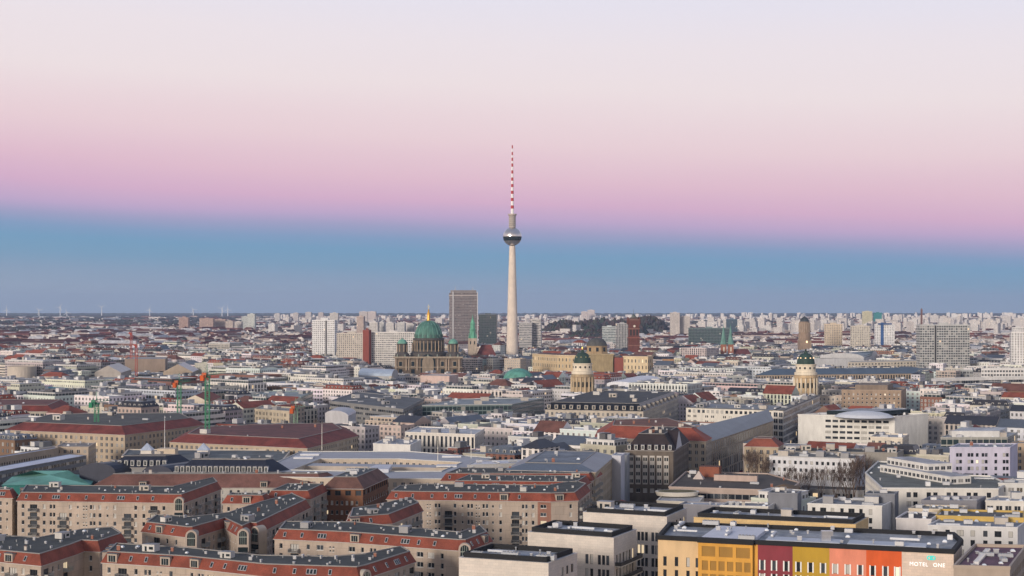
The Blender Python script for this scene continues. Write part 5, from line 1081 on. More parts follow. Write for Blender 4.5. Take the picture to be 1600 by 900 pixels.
def twin():
    D = 2310; k = D/F; X = lambda p: (p-800)*D/F; Z = lambda py: HC-(py-YH)*k-drop(D); c = (X(1135.5), D); root = thing('twin_spired_church', 'brick church with twin slender pale green spires', 'church', (c[0], c[1], drop(D)))
    for px in (1130.5, 1141.5):
        q = (X(px), D); mb = MB(); mb.obox(q, (1, 0), (0, 1), 8, 8, 0, Z(538), 'wall', (.33, .13, .08)); part(root, c, 'tower', mb)
        mb = MB(); mb.lathe(q, [(5.4, Z(538)), (3.6, Z(530)), (.5, Z(511)), (0, Z(504))], 'copper', (.13, .27, .23), 8, .39); part(root, c, 'spire', mb)
        mb = MB(); mb.obox((q[0], q[1]-4.1), (1, 0), (0, 1), 2, .3, Z(549), Z(542), 'trim', (.65, .6, .5)); part(root, c, 'lancet_panel', mb)
    P = [(X(1146), D-2), (X(1176), D+6), (X(1172), D+24), (X(1142), D+16)]; mb = MB(); mb.prism(P, 0, Z(556), 'wall', (.3, .15, .11)); part(root, c, 'nave', mb); mb = MB(); hiproof(mb, P, Z(556), 10, 'tile_roof', (.15, .05, .05), .2); part(root, c, 'nave_roof', mb)
    landmark('twin green spires', 1136, 530); clear(1124, 1147, 553, D); occupy([(X(1122), D-12), (X(1180), D-12), (X(1180), D+30), (X(1122), D+30)], 0)
twin()
def hedwig():
    D = 1640; X = lambda p: (p-800)*D/F; Z = lambda py: HC-(py-YH)*D/F; c = (X(810), D); root = thing('domed_church', 'round church with a low mint green copper dome and short white drum', 'church', (c[0], c[1], drop(D)))
    mb = MB(); mb.lathe(c, [(17, 0), (17, Z(592))], 'wall', (.5, .45, .4), 32); part(root, c, 'drum', mb)
    pr = [(16.2*math.cos(t), Z(592)+(Z(575)-Z(592))*math.sin(t)) for t in [1.5*i/8 for i in range(9)]]; mb = MB(); mb.lathe(c, pr+[(0, Z(574.6))], 'copper', (.11, .32, .26), 32); part(root, c, 'dome', mb, True)
    landmark('mint green dome', 810, 583); clear(788, 833, 591, D); occupy([(c[0]-22, D-22), (c[0]+22, D-22), (c[0]+22, D+22), (c[0]-22, D+22)], 0)
hedwig()
# cranes
def crane(px, ytop, D, t, label, jib=18, turn=80, cab=(.55, .10, .02), h0=0, key=None, yb=None):
    k = D/F; x = (px-800)*k; zt = HC-(ytop-YH)*k; root = thing('tower_crane', label, 'crane', (x, D, drop(D))); c = (x, D)
    mb = MB(); w = 1.1
    for a, b in ((-w, -w), (w, -w), (w, w), (-w, w)): mb.obox((x+a, D+b), (1, 0), (0, 1), .3, .3, 0, zt, 'paint', t)
    z = 0; s = 1
    while z < zt-2.2:
        for (a, b), (a2, b2) in (((-w, -w), (w, -w)), ((w, -w), (w, w)), ((w, w), (-w, w)), ((-w, w), (-w, -w))):
            if s < 0: a, b, a2, b2 = a2, b2, a, b
            mb.bar((x+a, D+b, z), (x+a2, D+b2, z+2.2), .18, 'paint', t); mb.bar((x+a, D+b, z), (x+a2, D+b2, z), .18, 'paint', t)
        z += 2.2; s = -s
    part(root, c, 'mast', mb); ct, st = math.cos(R(turn)), math.sin(R(turn)); d = (ct, st); o = (-st, ct)
    mb = MB(); mb.obox((x, D), d, o, 2.8, 2.8, zt, zt+1, 'paint', t); mb.obox((x-1.4, D-1.6), (1, 0), (0, 1), 2.2, 2.2, zt+.2, zt+2.8, 'paint', cab); part(root, c, 'cab', mb)
    mb = MB(); L = jib
    for sgn in (-.7, .7): mb.bar((x+o[0]*sgn-d[0]*8, D+o[1]*sgn-d[1]*8, zt+1.4), (x+o[0]*sgn+d[0]*L, D+o[1]*sgn+d[1]*L, zt+1.4+(.0)), .28, 'paint', t)
    mb.bar((x-d[0]*1, D-d[1]*1, zt+2.9), (x+d[0]*L, D+d[1]*L, zt+2.4), .28, 'paint', t)
    n = int(L/2)
    for i in range(n):
        u = L*i/n; a = .7 if i % 2 else -.7; mb.bar((x+d[0]*u+o[0]*a, D+d[1]*u+o[1]*a, zt+1.4), (x+d[0]*(u+L/n/2), D+d[1]*(u+L/n/2), zt+2.7), .16, 'paint', t); mb.bar((x+d[0]*u-o[0]*.7, D+d[1]*u-o[1]*.7, zt+1.4), (x+d[0]*u+o[0]*.7, D+d[1]*u+o[1]*.7, zt+1.4), .16, 'paint', t)
    part(root, c, 'jib', mb); mb = MB(); mb.bar((x, D, zt+1), (x, D, zt+7.5), .5, 'paint', t, .25); mb.bar((x, D, zt+7.3), (x+d[0]*L*.7, D+d[1]*L*.7, zt+2.6), .12, 'paint', t); mb.bar((x, D, zt+7.3), (x-d[0]*7.6, D-d[1]*7.6, zt+1.6), .12, 'paint', t); part(root, c, 'tower_peak', mb)
    mb = MB(); mb.obox((x-d[0]*7.2, D-d[1]*7.2), d, o, 2.2, 2, zt-1.4, zt+1.6, 'wall', cab); part(root, c, 'counterweight', mb)
    if key: landmark(key, px, ytop+30)
    if yb: clear(px-5, px+5, yb, D)
GC = (.02, .22, .11)
crane(324, 590, 830, GC, 'tallest green tower crane with an orange box, rising over the red roofs', yb=690, key='tallest green crane')
crane(280, 601, 960, GC, 'green tower crane with an orange box left of the tallest one', yb=640, key='second green crane')
crane(151, 632, 880, GC, 'short plain green tower crane behind the large red hipped roof', cab=(.02, .2, .1), yb=657)
crane(462, 641, 900, (.2, .32, .22), 'small crane mast with orange top right of the red roofs', yb=672)
crane(205, 522, 1900, (.36, .06, .045), 'red crane, the farther and taller of the red pair', cab=(.36, .06, .045), yb=546, turn=100)
crane(213, 541, 1700, (.36, .06, .045), 'red crane, the nearer and lower of the red pair', cab=(.36, .06, .045), yb=574, turn=100)
# wind turbines on the horizon
def turbine(px, ytop, D, ph, lab):
    x = (px-800)*D/F; g = drop(D); zt = HC-(ytop-YH)*D/F; H = zt-g; root = thing('wind_turbine', lab, 'wind turbine', (x, D, g), 'wind turbines on the horizon')
    mb = MB(); mb.lathe((0, 0), [(5, 0), (3.2, H)], 'paint', (.85, .85, .85), 8); mb.build('mast', root); mb = MB(); mb.obox((0, 0), (1, 0), (0, 1), 6, 12, H-3, H+3, 'paint', (.85, .85, .85)); mb.build('nacelle', root)
    for i in range(3):
        a = ph+i*2.094; mb = MB(); mb.bar((0, -7, H), (48*math.sin(a), -7, H+48*math.cos(a)), 6, 'paint', (.85, .85, .85), 2); mb.build('blade', root)
tl = ['leftmost wind turbine on the horizon', 'second wind turbine from the left', 'tall wind turbine, third from the left', 'small wind turbine right of the tall third one', 'wind turbine standing alone, fifth from the left', 'faint wind turbine between the lone one and the brown towers', 'faint wind turbine just above the brown towers', 'faint wind turbine right above the pale towers at the left', 'rightmost faint wind turbine left of the white tower']
for i, (px, y) in enumerate(((10.5, 484), (61, 485), (94, 480), (104.5, 488), (159, 480), (234, 484), (302, 484), (347, 482), (356, 483))):
    turbine(px, y, 15500, i*1.3, tl[i])
# ------------------------------------------------------------------ named blocks of the middle distance
def rb(px, py, h, a, b, name, label, cat='building', rot=33, **k):
    P = rect(px, py, h, a, b, rot); return block(name, label, cat, P, h, **k)
TAN = (.44, .36, .27); CRM = (.60, .53, .43); WT = (.72, .71, .69); RR = (.20, .045, .035)
block('red_roofed_block', 'sandstone block with a vast dark red hipped roof, left of the tallest green crane', 'office building', chain([(8, 672), (195, 680), (322, 664)], 21, back=[(300, 654), (150, 655), (60, 657)]), 21, roof='mansard', wt=TAN, rt=(.10, .10, .09), tile=RR, mh=4.2, inset=9, fac='facade_punched', pitch=3.6, cl=10, kinds='vcap', vis=697)
block('red_roofed_block', 'block with a dark red roof right of the tallest green crane', 'office building', chain([(265, 691), (480, 701), (560, 681)], 19, back=[(540, 669), (400, 672), (290, 677)]), 19, roof='mansard', wt=TAN, rt=(.16, .05, .045), tile=RR, mh=4, inset=9, fac='facade_punched', cl=5, kinds='vcp', vis=702)
block('red_roofed_block', 'long block with a red roof and pale lower storeys at the left edge', 'building', chain([(-40, 643), (84, 643), (108, 632)], 20), 20, roof='mansard', wt=(.5, .46, .38), rt=(.18, .06, .05), tile=RR, mh=4, inset=5, fac='facade_wide', cl=3)
block('red_roofed_block', 'block with a red roof behind the second green crane', 'building', chain([(284, 627), (326, 628), (345, 620)], 20), 20, roof='gable', wt=CRM, tile=(.28, .07, .04), rh=5, fac='facade_punched')
block('glass_hall', 'low teal glass hall with a deep blue roof band at the left', 'office building', chain([(24, 612), (120, 617), (157, 611)], 18), 18, wt=(.03, .22, .2), rt=(.05, .07, .09), ct=(.02, .12, .2), ph=1.6, fac='facade_glass', cl=4)
block('drum_building', 'round pale museum building with vertical pilasters at the left edge', 'museum', [(W(26, 574, 20)[0]+17*math.cos(2*math.pi*i/28), W(26, 574, 20)[1]+20+17*math.sin(2*math.pi*i/28)) for i in range(28)], 20, wt=(.55, .49, .42), rt=(.2, .1, .1), ph=1, fac='facade_tall', pitch=3, fh=12, vis=592)
def pediment(edge, rh=6):
    def f(root, org, P, h, zc): pass
    return f
block('theatre', 'pale grey hall with a broad pediment gable at the left', 'theatre', chain([(148, 582), (189, 582), (205, 577)], 19), 19, roof='gable', wt=(.42, .38, .34), tile=(.48, .46, .43), rmat='metal_roof', rh=8, vis=590)
block('theatre', 'hall with pale-edged pediment gable, behind the second green crane', 'theatre', chain([(255, 581), (301, 581), (310, 577)], 18), 18, roof='gable', wt=(.40, .33, .26), tile=(.50, .48, .46), rmat='metal_roof', rh=9, vis=586)
block('stage_house', 'tall windowless stage house with dark walls and grey top', 'theatre', chain([(195, 561), (258, 561), (262, 558)], 27), 27, wt=(.28, .22, .18), rt=(.35, .38, .42), ph=.6, vis=583)
block('hall', 'wide grey-green low hall in front of the pale pediment', 'building', chain([(136, 592), (225, 594), (236, 589)], 14), 14, wt=(.27, .30, .27), rt=(.4, .42, .42), ph=.5, fac='facade_ribbon')
block('hall', 'white shed roof left of the windowless stage house', 'building', chain([(150, 565), (196, 565), (200, 562)], 20), 20, roof='gable', wt=WT, tile=(.7, .69, .67), rmat='metal_roof', rh=4)
block('office_block', 'dark ribbon-windowed office block with a bent front, centre left', 'office building', chain([(516, 627), (630, 640), (663, 623)], 22), 22, wt=(.24, .24, .24), rt=(.12, .13, .14), ph=.5, fac='facade_ribbon', cl=14, kinds='apvd', vis=640)
block('office_block', 'long office block with teal glass facade and flat pale roof edge, centre', 'office building', chain([(660, 634), (800, 632), (850, 622)], 21), 21, wt=(.20, .26, .26), rt=(.3, .34, .36), ct=(.5, .52, .5), ph=.5, fac='facade_glass', cl=10, kinds='apd', vis=644)
block('office_block', 'long low block with greenish glass front, left of the dark ribbon-windowed one', 'office building', chain([(395, 619), (470, 621), (489, 613)], 20), 20, wt=(.2, .27, .25), rt=(.35, .4, .4), ph=.5, fac='facade_glass', cl=6, kinds='ap')
block('colonnade_block', 'white block of tall vertical fins over a brick red base', 'office building', chain([(633, 676), (742, 680), (757, 671)], 22), 22, wt=(.66, .63, .58), rt=(.6, .62, .65), ph=.6, fac='facade_tall', pitch=2.6, fh=7, cl=10, kinds='apdv', vis=697)
block('white_block', 'plain white block with clear front, below the finned one', 'building', chain([(583, 694), (641, 696), (658, 688)], 20), 20, wt=(.74, .73, .70), rt=(.4, .42, .45), ph=.5, cl=8, kinds='apv', vis=706)
block('tan_block', 'tan block with tall paired windows right of the red roofs', 'building', chain([(398, 640), (452, 644), (462, 638)], 22), 22, wt=(.52, .45, .34), rt=(.4, .38, .34), ph=.8, edges={0: dict(pat='d', pitch=3.8, wh=2.2, fh=3.8, style='sand', rows=3), 1: dict(pat='s', pitch=3.8, wh=2.2, fh=3.8, rows=3)}, cl=4, kinds='pv', vis=661)
block('barrel_roof_block', 'white block with a grey barrel-vaulted roof, centre left', 'building', chain([(508, 647), (544, 650), (556, 644)], 21), 21, roof='barrel', wt=(.5, .5, .52), rt=(.3, .34, .4), rh=3, vis=657)
block('pink_block', 'low pinkish block below the cathedral front', 'building', chain([(657, 587), (702, 588), (716, 585)], 17), 17, wt=(.62, .47, .42), rt=(.5, .45, .42), ph=.5, vis=600)
block('glass_vault', 'pale blue glazed shallow vault left of the pinkish block', 'building', chain([(560, 586), (612, 588), (622, 585)], 14), 14, roof='barrel', wt=(.42, .42, .42), rt=(.50, .58, .66), rh=7, vis=590)
block('dormered_block', 'black-roofed cream block with two rows of dormers right of centre', 'building', chain([(852, 640), (1005, 643), (1060, 622)], 22), 22, roof='mansard', wt=(.50, .45, .38), rt=(.06, .065, .07), tile=(.022, .024, .03), mh=5, inset=3.5, smat='metal_roof', kids=two(dormers(0, 13, 2.6, (.58, .52, .44), 2.2), dormers(1, 9, 2.6, (.58, .52, .44), 2.2)), cl=10, kinds='pavp', fac='facade_punched', vis=652)
block('tent_roof_block', 'white sheeted hall right of the sandstone drum tower', 'building', chain([(948, 600), (992, 602), (1032, 592)], 19), 19, wt=(.74, .76, .80), rt=(.7, .72, .76), ph=.3, roof='barrel', rh=3)
block('white_block', 'long white block with dark attic windows right of the black dormered roof', 'building', chain([(1072, 637), (1218, 642), (1232, 634)], 24), 24, wt=(.70, .67, .60), rt=(.3, .32, .34), ct=(.1, .1, .1), ph=.5, edges={0: [dict(pat='s', pitch=3.3, ww=1.9, wh=2.0, top=1.0, rows=1, style='dark'), dict(pat='dd ', pitch=4.2, ww=1, wh=1.6, top=4.6, rows=4, fh=3.4)]}, cl=16, kinds='pavsp', vis=658)
block('tan_stone_block', 'symmetrical tan stone block with recessed middle windows, right part', 'office building', chain([(1315, 610), (1408, 611), (1416, 607)], 27), 27, wt=(.36, .27, .20), rt=(.16, .15, .14), ph=.8, wallmat='stone', edges={0: [dict(pat='s', pitch=3.4, ww=1.1, wh=1.4, rows=5, fh=3.2, top=2), dict(x0=1349, x1=1366, pat='s', pitch=3.6, ww=2.2, wh=5.5, rows=1, top=5.5, style='dark')][:1]},
      kids=lambda root, org, P, h, zc: kid(root, org, 'upper_floor', lambda mb: mb.prism(offset([lerp(P[0], P[1], .22), lerp(P[0], P[1], .78), lerp(P[3], P[2], .78), lerp(P[3], P[2], .22)], .3), h+.1, h+4.5, 'stone', (.24, .19, .15))), vis=637)
block('white_office_block', 'big white office block with a pale glazed roof hump, right of centre', 'office building', chain([(1247, 649), (1398, 652), (1450, 648)], 25), 25, wt=(.72, .71, .67), rt=(.33, .33, .34), ph=.8, vis=694,
      edges={0: [dict(x0=1294, x1=1394, pat='s', pitch=4.3, ww=3.3, wh=1.5, fh=3.4, rows=6, top=2.2, style='dark')], 1: []}, cl=20, kinds='avspd', kids=two(
      lambda root, org, P, h, zc: kid(root, org, 'glazed_hump', lambda mb: mb.lathe(W(1350, 646, h+2), [(18, h+.2), (15, h+1.8), (10, h+3.0), (5, h+3.5), (0, h+3.6)], 'trim', (.70, .72, .74), 20)),
      lambda root, org, P, h, zc: kid(root, org, 'glass_attic', lambda mb: mb.prism([lerp(P[0], P[1], .3), lerp(P[0], P[1], .82), lerp(P[3], P[2], .82), lerp(P[3], P[2], .3)], h+.9, h+3.4, 'dark_glass', (0, 0, 0), (.4, .42, .44), 'flat_roof'))))
block('terraced_block', 'small cream terraced block in front of the big white office block', 'building', chain([(1360, 684), (1410, 686), (1420, 680)], 21), 21, wt=(.66, .60, .50), rt=(.5, .5, .5), ph=.8, fac='facade_punched', cl=8, kinds='vas', vis=697)
block('long_low_block', 'long cream low block with square openings above the grey roofs, right', 'building', chain([(1325, 566), (1441, 564), (1446, 562)], 22), 22, wt=(.66, .60, .50), rt=(.5, .48, .45), ph=.4, fac='facade_punched', pitch=5, vis=575)
block('vaulted_hall', 'hall with a broad dark blue-green vaulted roof right of the lit drum tower', 'building', chain([(1270, 560), (1350, 559), (1362, 556)], 22, back=24), 22, roof='barrel', wt=(.6, .6, .6), rt=(.09, .16, .20), rh=7, vis=572)
block('grey_roofed_wing', 'very long wing with plain slate blue roof across the right', 'building', chain([(1180, 586), (1452, 583), (1456, 581)], 18), 18, roof='hip', wt=(.42, .34, .26), tile=(.11, .15, .19), rmat='metal_roof', rh=6, fac='facade_tall', fh=8, vis=592)
block('white_block', 'long white modern block with slit windows at the right', 'office building', chain([(1455, 592), (1538, 590), (1602, 589)], 20, back=14), 20, wt=(.72, .71, .69), rt=(.5, .5, .5), ph=.5, fac='facade_ribbon', fh=6, cl=6, kinds='pav', vis=600)
block('white_block', 'white modern block with reddish window panels at the right edge', 'office building', chain([(1533, 576), (1604, 576)], 25), 25, wt=(.72, .71, .69), rt=(.5, .5, .5), ph=.5, fac='facade_wide', fh=4, vis=590)
block('glass_terrace_block', 'stepped office block with dark green glass bands at the right', 'office building', chain([(1470, 684), (1574, 684), (1590, 676)], 21), 21, wt=(.46, .46, .42), rt=(.5, .52, .53), ph=.4, fac='facade_glass', fh=3.6, cl=14, kinds='pads', vis=700,
      kids=lambda root, org, P, h, zc: kid(root, org, 'setback_floor', lambda mb: mb.prism(offset(P, 4.5), h+.1, h+3.4, 'wall', (.66, .66, .64), (.55, .57, .6), 'flat_roof')))
block('tan_block', 'tan block with rows of small windows at the right edge', 'building', chain([(1578, 694), (1640, 694)], 23), 23, wt=(.46, .36, .26), rt=(.3, .3, .3), ph=.6, fac='facade_punched', vis=730)
block('lilac_block', 'lilac-white block of flats with scattered square windows at the right', 'apartment building', chain([(1484, 700), (1578, 700), (1590, 694)], 25), 25, wt=(.60, .58, .70), rt=(.3, .32, .36), ph=.5, vis=750,
      edges={0: dict(cols=[1496, 1501, 1514, 1519, 1527, 1536, 1541, 1556, 1569, 1574], ww=1.3, wh=1.7, fh=3.2, rows=7, top=2.4, style='dark')}, cl=8)
block('white_block', 'white block with five even rows of square windows behind bare trees', 'office building', chain([(1202, 713), (1336, 718), (1352, 712)], 21), 21, wt=(.66, .67, .70), rt=(.20, .2, .19), ct=(.5, .5, .5), ph=.5,
      edges={0: dict(pat='s', pitch=2.55, ww=1.25, wh=1.6, fh=3.5, rows=3, top=1.6, style='dark')}, cl=10, kinds='pavp', vis=768)
block('courtyard_block', 'white L-shaped block with stepped terraces, left wing with dark planted deck', 'office building', chain([(1352, 740), (1378, 764), (1560, 765), (1575, 757)], 20, back=[(1548, 745), (1455, 742), (1440, 725), (1372, 722)]), 20, wt=(.68, .66, .61), rt=(.16, .17, .15), ct=(.7, .69, .66), ph=.6,
      edges={1: dict(x0=1420, x1=1555, pat='ss ', pitch=2.6, ww=1.7, wh=2.0, fh=3.6, rows=2, top=1.2, style='dark'), 0: dict(pat='s', pitch=3.2, ww=1.8, wh=1.8, rows=3, style='dark')}, cl=14, kinds='avsd',
      kids=lambda root, org, P, h, zc: [kid(root, org, 'setback_floor', lambda mb: walluv(mb, Q, h, h+z, 'facade_wide', (.68, .67, .64), 3, 3.2) or mb.face([(p[0], p[1], h+z) for p in Q], 'flat_roof', (.5, .5, .52))) for Q, z in ((rect(1485, 757, h, 50, 10, 70)[:], 3.2), (rect(1450, 748, h, 30, 12, 70), 6.2))] and None)
# lower right jumble
block('white_block', 'white flats with dark balconies just above the yellow block', 'apartment building', chain([(1262, 788), (1378, 792), (1398, 783)], 19), 19, wt=(.70, .69, .66), rt=(.28, .29, .31), ph=.5, edges={0: dict(pat='sws', pitch=3.4, ww=1.2, wh=2.0, rows=4, fh=3.2, style='dark')}, cl=12, kinds='pava')
for x, y, lab in ((1200, 771, 'left'), (1352, 772, 'right')):
    block('plant_storey', 'grey sheet metal plant storey above the white flats, the %s one' % lab, 'building', chain([(x, y), (x+46, y+1), (x+52, y-3)], 22), 22, wt=(.20, .21, .24), rt=(.12, .13, .14), ph=.4, cl=5, kinds='avs', group='grey plant storeys')
block('white_block', 'low white flats left of the grey plant storeys', 'apartment building', chain([(1125, 791), (1200, 793), (1212, 787)], 18), 18, wt=(.68, .66, .62), rt=(.25, .25, .27), ph=.5, fac='facade_wide', cl=8)
block('grey_block', 'plain mid grey slab-fronted block above the pale stone blocks', 'building', chain([(1062, 789), (1125, 791), (1134, 787)], 18), 18, wt=(.25, .25, .28), rt=(.5, .55, .62), ph=.5, cl=3)
block('blank_wall_block', 'block with a big blank white gable wall right of the yellow block', 'building', chain([(1400, 811), (1455, 813), (1470, 803)], 20), 20, wt=(.64, .62, .62), rt=(.10, .09, .09), ph=.5, cl=12, kinds='avsa')
block('white_block', 'white flats with a balcony row behind the colourful hotel at the right', 'apartment building', chain([(1450, 822), (1590, 826), (1606, 815)], 19), 19, wt=(.66, .66, .66), rt=(.25, .28, .33), ph=.5, edges={0: dict(pat='ssw', pitch=4.0, ww=1.4, wh=2.0, rows=3, fh=3.2, style='dark')}, cl=22, kinds='avspad')
block('yellow_edged_block', 'flat block with a long yellow wall strip along its roof, lower right', 'building', chain([(1462, 808), (1600, 812)], 20, back=[(1600, 801), (1470, 798)]), 20, wt=(.6, .42, .12), rt=(.13, .13, .13), ph=.7, ct=(.55, .38, .1), cl=10, kinds='avs')
block('cream_block', 'cream flat-roofed block left of the yellow-edged one', 'building', chain([(1420, 796), (1500, 798), (1512, 792)], 20), 20, wt=(.64, .56, .44), rt=(.25, .26, .25), ph=.5, fac='facade_punched', cl=14, kinds='avs')
block('grey_block', 'block with a broad blank grey parapet in front of the white L-shaped block', 'building', chain([(1440, 786), (1526, 787), (1540, 780)], 20), 20, wt=(.22, .22, .25), rt=(.36, .4, .46), ph=1.2, cl=10, kinds='avs')
block('white_block', 'white block with roof pavilions at the right edge, above the yellow-edged one', 'building', chain([(1540, 784), (1640, 786)], 20), 20, wt=(.66, .64, .6), rt=(.4, .43, .48), ph=.6, fac='facade_wide', cl=16, kinds='avsp')
block('white_block', 'pale block at the right edge behind the lilac one', 'building', chain([(1560, 756), (1640, 757)], 21), 21, wt=(.64, .64, .62), rt=(.3, .33, .36), ph=.5, fac='facade_wide', cl=10, kinds='avsp')
block('site_hut', 'brown timber-clad block by the bare trees', 'building', chain([(1200, 766), (1240, 767), (1250, 761)], 17), 17, roof='hip', wt=(.2, .12, .05), tile=(.16, .10, .05), rh=2)
block('grid_block', 'white concrete-grid office block with black windows running back beside the slate-roofed wing', 'office building', chain([(1208, 641), (1224, 642), (1281, 618)], 25), 25, wt=(.66, .63, .58), rt=(.2, .2, .2), ct=(.1, .1, .1), ph=.5, fac='facade_grid', pitch=4.2, fh=4.2, cl=10, kinds='pavp', vis=676)
block('dark_roofed_wing', 'long low wing with a dark green-grey roof behind the square-windowed white block', 'building', chain([(1222, 705), (1402, 708), (1412, 703)], 21), 21, wt=(.3, .28, .25), rt=(.05, .055, .05), ph=.3, cl=16, kinds='cpvcp')
block('red_roofed_house', 'sandstone house with a small red tiled roof left of the dark green-grey wing', 'building', chain([(1163, 698), (1216, 699), (1224, 694)], 22), 22, roof='mansard', wt=(.46, .38, .28), rt=(.2, .08, .06), tile=(.24, .07, .045), mh=4, inset=4, fac='facade_punched', vis=740)
block('shade_block', 'low dark block added as shade at the foot of the square-windowed white block', 'building', chain([(1245, 764), (1350, 767), (1362, 761)], 8), 8, wt=(.3, .3, .32), rt=(.05, .05, .055), ph=.3, fac='facade_wide')  # added dark block, stands for the shade along the foot of the white front
# trees in streets
ti = 0
_px = (1232, 1246, 1262, 1284, 1306, 1322, 1334, 1345, 1356, 1190, 1180, 1172, 1196, 1100, 1112, 1326)
_tn = [(_on[sorted(_px).index(p)] if sorted(_px).index(p) < 15 else 'rightmost') for p in _px]
for px, py, s in ((1232, 782, 1.35), (1246, 784, 1.2), (1262, 783, 1.3), (1284, 784, 1.25), (1306, 785, 1.3), (1322, 784, 1.5), (1334, 785, 1.7), (1345, 782, 1.6), (1356, 780, 1.4), (1190, 768, 1.5), (1180, 762, 1.5), (1172, 757, 1.4), (1196, 772, 1.4), (1100, 742, 1.1), (1112, 738, 1.1), (1326, 790, 1.4)):
    x, y = W(px, py+12, 0); tree(x, y, s*1.25, ti, 'bare winter tree, %s in the thickets near the square-windowed white block' % _tn[ti]); ti += 1
# a park of bare trees by the church and palace
for i in range(34):
    y = rnd.uniform(2150, 2330); px = rnd.uniform(728, 790); x = (px-800)*y/F; t_ = tree(x, y, rnd.uniform(1.4, 1.9), i, 'bare tree in the park right of the domed cathedral'); t_['group'] = 'bare trees in the park'
def street_trees():
    r = random.Random(3); n = 0
    while n < 60:
        y = r.uniform(780, 2100); px = r.uniform(30, 1570); x = (px-800)*y/F
        if occupied((x, y)) or any(inside((x, y), c_[1]) for c_ in CANDS if abs(c_[0]-y) < 60): continue
        t_ = tree(x, y, r.uniform(1.2, 1.7), n, 'bare street tree standing in a gap between the town houses'); t_['group'] = 'bare street trees between the houses'; n += 1
# cars in the side street
def car(x, y, rz, t, lab):
    root = thing('parked_car', lab, 'car', (x, y, .01), 'cars in the side streets', rz); mb = MB()
    mb.prism([(-2.2, -.9), (2.2, -.9), (2.2, .9), (-2.2, .9)], .3, .9, 'paint', t); mb.loft([(-1.6, -.85), (1.2, -.85), (1.2, .85), (-1.6, .85)], [(-1.1, -.7), (.6, -.7), (.6, .7), (-1.1, .7)], .9, 1.45, 'dark_glass', (0, 0, 0)); mb.face([(-1.1, -.7, 1.46), (.6, -.7, 1.46), (.6, .7, 1.46), (-1.1, .7, 1.46)], 'paint', t); mb.build('body', root)
    for a in (-1.35, 1.35):
        for b in (-.85, .85):
            w = MB(); n = 10
            P = [(a+.34*math.cos(2*math.pi*i/n), b, .34+.34*math.sin(2*math.pi*i/n)) for i in range(n)]; w.face(P, 'paint', (.02, .02, .02)); w.face([(p[0], p[1]+.16, p[2]) for p in reversed(P)], 'paint', (.02, .02, .02))
            for i in range(n): p, q = P[i], P[(i+1) % n]; w.face([p, q, (q[0], q[1]+.16, q[2]), (p[0], p[1]+.16, p[2])], 'paint', (.02, .02, .02))
            w.build('wheel', root)
cols = ((.5, .5, .52), (.05, .05, .06), (.4, .05, .04), (.7, .7, .7), (.08, .12, .25))
for i in range(9):
    px, py = 1128+i*4.5, 716+i*3.2; x, y = W(px, py, 0); car(x, y, R(60), cols[i % 5], '%s parked car, %s in the side-street row' % (('silver', 'black', 'red', 'white', 'blue')[i % 5], _on[i]))
# ------------------------------------------------------------------ procedural quarters between the named blocks
WALLS = [(.72, .71, .70), (.62, .58, .52), (.52, .46, .39), (.46, .43, .40), (.76, .76, .75), (.34, .34, .34), (.55, .50, .43), (.22, .12, .09), (.64, .57, .52), (.62, .62, .62), (.72, .71, .68), (.46, .41, .35)]
WN = ['white', 'cream', 'sandy', 'greyish', 'bright white', 'grey', 'buff', 'brick', 'pinkish', 'light grey', 'off-white', 'tan']
ROOFS = [((.36, .38, .41), 'pale grey'), ((.22, .24, .27), 'slate grey'), ((.05, .053, .06), 'dark'), ((.68, .69, .71), 'whitish'), ((.32, .37, .44), 'bluish'), ((.09, .10, .10), 'anthracite'), ((.50, .50, .50), 'light grey'), ((.26, .25, .23), 'gravel')]
TILES = [((.22, .06, .04), 'dark red'), ((.28, .075, .045), 'red'), ((.05, .05, .06), 'black'), ((.13, .15, .18), 'slate blue'), ((.16, .07, .055), 'brown'), ((.10, .2, .17), 'greenish')]
FACS = ['facade_punched', 'facade_framed', 'facade_wide', 'facade_ribbon', 'facade_grid', 'facade_punched', 'facade_tall', 'facade_framed']
